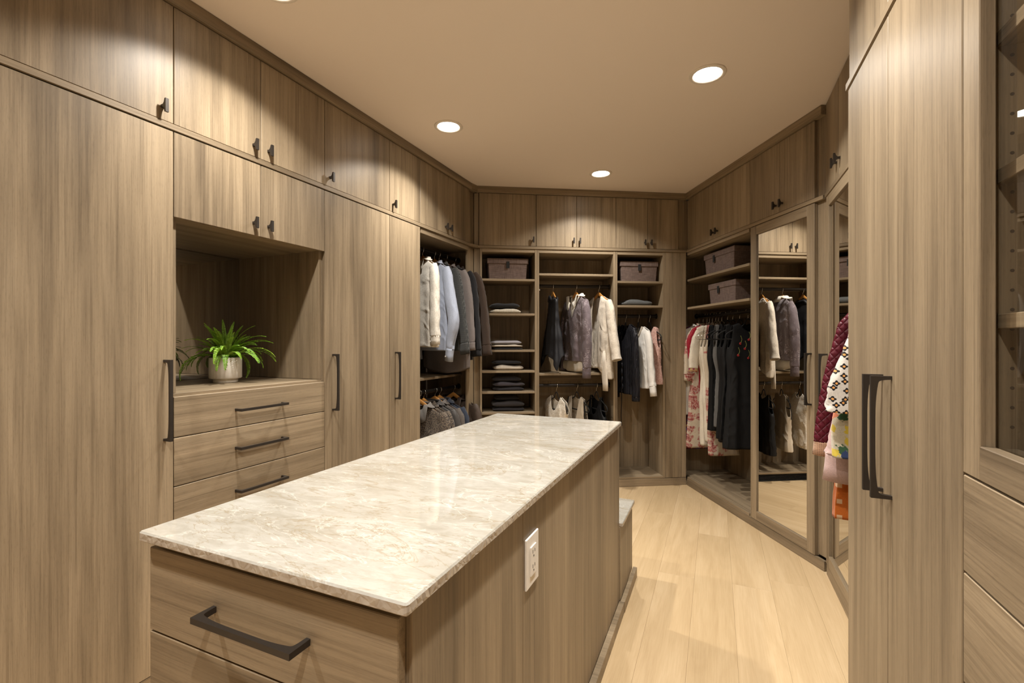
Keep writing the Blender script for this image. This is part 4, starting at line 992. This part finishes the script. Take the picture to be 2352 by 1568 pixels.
for i, (x, nm, lb, cat, m, g) in enumerate(KB):
    hanger(MW, x, .190, KZ, MW.r-pi/2, 'velvet', 'velvet hanger in the '+lb.split(' ', 1)[0]+' '+nm.replace('_', ' '), g['sw']-.095)
    garment(MW, x, .190, KZ, nm, lb, cat, 'clothes in the bay behind the tall cupboard', m, g, 0, flip=-1, ylim=yl[i], xin=.32)

# ---------------------------------------------------------------- storage boxes
def weave():
    m, t, b = new_mat('woven_brown_fabric'); v = coords(t, (1, 1, 1)); n1 = noise_n(t, coords(t, (18, 18, 260)), 1.0, 2); n2 = noise_n(t, coords(t, (260, 260, 18)), 1.0, 2)
    c = mix(t, .5, ramp(t, n1, [(.3, (.070, .046, .038)), (.7, (.205, .145, .122))]), ramp(t, n2, [(.3, (.075, .050, .042)), (.7, (.195, .138, .116))]))
    t.links.new(c, b.inputs['Base Color']); b.inputs['Roughness'].default_value = .95; bump(t, b, n1, .3, .002); return m
WEAVE = weave()
def frustum(x, y, z, x1, y1, c=.004):
    vs, fs = cbox_data(x/2, y/2, z/2, c); k = [(v[0]*(lerp(1, x1/x, v[2]/z+.5)), v[1]*(lerp(1, y1/y, v[2]/z+.5)), v[2]+z/2) for v in vs]; return k, fs
def storage_box(wall, x, y, z, wd, dp, h, label, tw=0, tab=0):
    e = empty('storage_box', label, 'box', wall.w(x, y, z), wall.r+radians(tw), 'woven brown storage boxes')
    link('body', mesh('body', *frustum(wd*.90, dp*.90, h-.004, wd*.965, dp*.965)), WEAVE, (0, 0, 0), e)
    ld = link('lid', mesh('lid', *merge([off(cbox_data(wd/2, dp/2, .024, .004), (0, 0, 0))])), WEAVE, (0, 0, h-.02), e)
    me, c = box_mesh('tab', -.014, .014, -dp/2-.004, -dp/2-.001, -.062, -.004, .001)
    o = bpy.data.objects.new('tab', me); me.materials.append(BLACK); COL.objects.link(o); o.parent = ld; o.location = Vector(c)+Vector((tab, 0, 0)); o['label'] = 'black pull tab'
    return e
storage_box(BW, -1.622, .19, 1.8455, .365, .27, .182, 'woven brown box with lid on the top shelf above the folded clothes')
storage_box(BW, -.420, .19, 1.8425, .36, .27, .182, 'woven brown box with lid on the top shelf in the far corner')
storage_box(RW, .395, .190, 1.8605, .455, .235, .185, 'woven brown box with lid on the upper shelf above the dresses', 0, -.06)
storage_box(RW, .440, .190, 1.6105, .40, .235, .170, 'woven brown box with lid on the lower shelf above the dresses', 0, -.04)

# ---------------------------------------------------------------- folded clothes
def folded(wall, x, y, z, wd, dp, h, mat, label, name, cat, seed, layers=2, tilt=0, group='folded clothes on the open shelves'):
    """a folded garment: soft slabs lying on each other, joined by the fold along the front edge"""
    vs, fs = [], []; nx, ny = 26, 20; rnd = random.Random(seed); lh = h/layers
    e = empty(name, label, cat, wall.w(x, y, z), wall.r+radians(tilt), group)
    for l in range(layers):
        V = []; F_ = []; z0 = l*lh; sx, sy = wd/2*(1-.04*rnd.random()), dp/2*(1-.05*rnd.random()); ox = .012*(rnd.random()-.5)
        m = 12
        for j in range(m+1):                       # rings from the bottom centre over the rim to the top centre
            ph = -pi/2+pi*j/m; rr = cos(ph)**.35 if cos(ph) > 1e-6 else 0.0; zz = sin(ph)
            for i in range(48):
                a = 2*pi*i/48; cx = math.copysign(abs(cos(a))**.32, cos(a)); cy = math.copysign(abs(sin(a))**.32, sin(a))
                px, py = ox+sx*cx*rr, sy*cy*rr; q = lh*.5*(1+math.copysign(abs(zz)**.6, zz))
                d = noise.noise(Vector((px*9+seed, py*9, l*3.1+seed)))*.34*lh + noise.noise(Vector((px*26, py*26+seed, l)))*.12*lh
                edge = 1-.34*(abs(cx)*rr)**4 - .14*(abs(cy)*rr)**6 if l == layers-1 else 1
                V.append((px*(1+.03*noise.noise(Vector((a*2, l, seed)))), py, z0+min(lh, max(0.0, (q*.9+(d if zz > 0 else 0)))*(edge if zz > 0 else 1))))
        for j in range(m):
            for i in range(48): F_.append([j*48+i, j*48+(i+1) % 48, (j+1)*48+(i+1) % 48, (j+1)*48+i])
        o = link('fold', mesh('fold', V, F_), mat, (0, 0, 0), e, smooth=True)
    return e
offw = cm('oatmeal_rib', (.50, .45, .36), kind='rib'); blackk = cm('black_knit', (.016, .016, .018), kind='knit'); lilac = cm('lilac_grey_cotton', (.26, .245, .26)); sand = cm('sand_cotton', (.46, .40, .32)); denim = cm('black_denim', (.020, .018, .021), .85); aub = cm('charcoal_brown_knit', (.030, .026, .027), kind='knit'); greyk = cm('grey_boucle', (.095, .098, .098), fine=260); stripe = cm('grey_plum_cotton', (.055, .048, .055))
S = [(-1.640, 1.5455, [(.275, .25, .050, offw, 'cream ribbed sweater folded under a black one on the shelf below the box', 'folded_sweater', 1), (.27, .24, .044, blackk, 'black sweater folded on top of the cream ribbed one', 'folded_sweater', 1)]),
     (-1.630, 1.2285, [(.285, .25, .020, blackk, 'dark folded garment at the bottom of the shirt pile', 'folded_shirt', 1), (.300, .25, .024, sand, 'beige shirt folded under the lilac-grey ones', 'folded_shirt', 1), (.285, .25, .034, lilac, 'lilac-grey shirt folded on top of the beige one', 'folded_shirt', 1)]),
     (-1.620, 1.0475, [(.275, .25, .048, sand, 'pale sand trousers folded on the middle shelf', 'folded_trousers', 1), (.27, .24, .034, blackk, 'black cardigan folded over the pale sand trousers', 'folded_cardigan', 1)]),
     (-1.620, .8665, [(.285, .25, .034, denim, 'black jeans folded lowest on the jeans shelf', 'folded_jeans', 1), (.29, .25, .044, stripe, 'dark plum jeans in the middle of the jeans pile', 'folded_jeans', 1), (.26, .24, .042, denim, 'black jeans folded topmost on the jeans shelf', 'folded_jeans', 1)]),
     (-1.620, .6865, [(.285, .25, .034, denim, 'black jeans folded on the lowest visible shelf', 'folded_jeans', 1), (.30, .25, .056, aub, 'charcoal chunky sweater on the lowest visible shelf', 'folded_sweater', 1), (.22, .20, .040, blackk, 'rumpled black top crowning the lowest pile', 'folded_pullover', 1)])]
sd = 3
for x, z, items in S:
    zz = z
    for wd, dp, h, m, lb, nm, ly in items:
        sd += 1; folded(BW, x+.01*math.sin(sd*2.3), .165, zz+.0005, wd, dp, h, m, lb, nm, nm.split('_')[1], sd, ly, 2*math.sin(sd*1.7)); zz += h*1.03+.0015
folded(BW, -.425, .165, 1.6245, .29, .24, .062, greyk, 'grey bouclé sweater folded on the shelf under the corner box', 'folded_sweater', 'sweater', 40, 1)

# ---------------------------------------------------------------- fern
FP = Vector((-2.222, 1.545, 1.0985))
pot = empty('potted_fern', 'bright green fern in a fluted cream pot on the niche counter', 'plant', FP); pot.scale = (.90, .90, .95)
CER = simple('cream_glazed_ceramic', (.78, .74, .67), .22)
rf = lambda a, z: 1+(.012*abs(cos(14*a))**.6-.006 if z > .022 else 0)
pm = mk('pot', lathe([(.0001, .0), (.058, .0), (.060, .004), (.060, .016), (.064, .019), (.074, .021), (.079, .026), (.079, .127), (.077, .130), (.073, .129), (.072, .104)], 112, rf), CER)
o = bpy.data.objects.new('pot', pm); COL.objects.link(o); o.parent = pot
SOIL = simple('dark_soil', (.030, .020, .012), .95)
so = bpy.data.objects.new('soil', mk('soil', lathe([(.0722, .106), (.05, .111), (.0001, .114)], 40), SOIL)); COL.objects.link(so); so.parent = pot
def leafmat():
    m, t, b = new_mat('fern_leaf'); oi = N(t, 'ShaderNodeObjectInfo'); n = noise_n(t, coords(t, (1, 1, 1)), 30, 2)
    c = mix(t, .5, ramp(t, oi.outputs['Random'], [(0, (.12, .27, .014)), (.6, (.24, .47, .024)), (1, (.38, .60, .045))]), ramp(t, n, [(.3, (.09, .22, .012)), (.7, (.30, .52, .04))]))
    t.links.new(c, b.inputs['Base Color']); b.inputs['Roughness'].default_value = .42
    b.inputs['Subsurface Weight'].default_value = .0; return m
LEAF = leafmat()
rnd = random.Random(11)
def frond(az, ln, lift, droop, wid):
    vs, fs = [], []; n = 40; d = Vector((cos(az), sin(az), 0)); side = Vector((-sin(az), cos(az), 0)); P = []
    p = Vector((.018*cos(az), .018*sin(az), .112)); el = lift
    for i in range(n+1):
        P.append(p.copy()); st = ln/n; p = p + (d*cos(el)+Vector((0, 0, 1))*sin(el))*st; el -= droop/n*(1+1.4*i/n)
        if (p.z < .104 and (p.x**2+p.y**2) < .085**2): p.z = .134 if (p.x**2+p.y**2) > .06**2 else .118
        if p.z < .006: p.z = .006; el = max(el, 0.0)
        if (p.x**2+p.y**2)**.5 < .086 and p.z < .136 and i > 3 and (p.x**2+p.y**2)**.5 > .06: p.z = .138
    a, b = sweep(P, [(.0011*(1-.7*i/n), .0011*(1-.7*i/n)) for i in range(n+1)], 5, tuple(side)); vs += a; fs += b
    for i in range(4, n):
        f = i/n; L = wid*(sin(pi*min(1, f*.96+.03))**.55)*(1-.35*f); w_ = ln/n*.55
        t = (P[min(i+1, n)]-P[i-1]).normalized(); up = side.cross(t)
        for s in (-1, 1):
            q = P[i]; o = len(vs); dr = (side*s*.93+t*.30-up*(.10+.25*rnd.random())*1.0).normalized(); tw = t*.9+up*.35*rnd.uniform(-1, 1); tw.normalize()
            m1 = q+dr*L*.45; tip = q+dr*L-Vector((0, 0, .18*L)); h = up*.0012
            vs += [q+tw*w_*.35, m1+tw*w_*1.0+h, tip, m1-tw*w_*.9+h, q-tw*w_*.35, m1+h*2.5]
            fs += [[o, o+1, o+5], [o+1, o+2, o+5], [o+2, o+3, o+5], [o+3, o+4, o+5], [o+4, o, o+5]]
    return vs, fs
NF = 84
for k in range(NF):
    az = 2.399*k+rnd.uniform(-.3, .3); r = k/NF
    lift = lerp(1.52, .55, r**1.1)+rnd.uniform(-.15, .15); ln = lerp(.20, .29, r)*rnd.uniform(.70, 1.1)
    if cos(az) < -.3: ln *= .80      # clear of the mirror behind
    dat = frond(az, ln, lift, lerp(.35, 1.5, r)*rnd.uniform(.7, 1.25), .0215*rnd.uniform(.85, 1.2))
    o = bpy.data.objects.new('frond', mk('frond', dat, LEAF)); COL.objects.link(o); o.parent = pot
    for p_ in o.data.polygons: p_.use_smooth = False
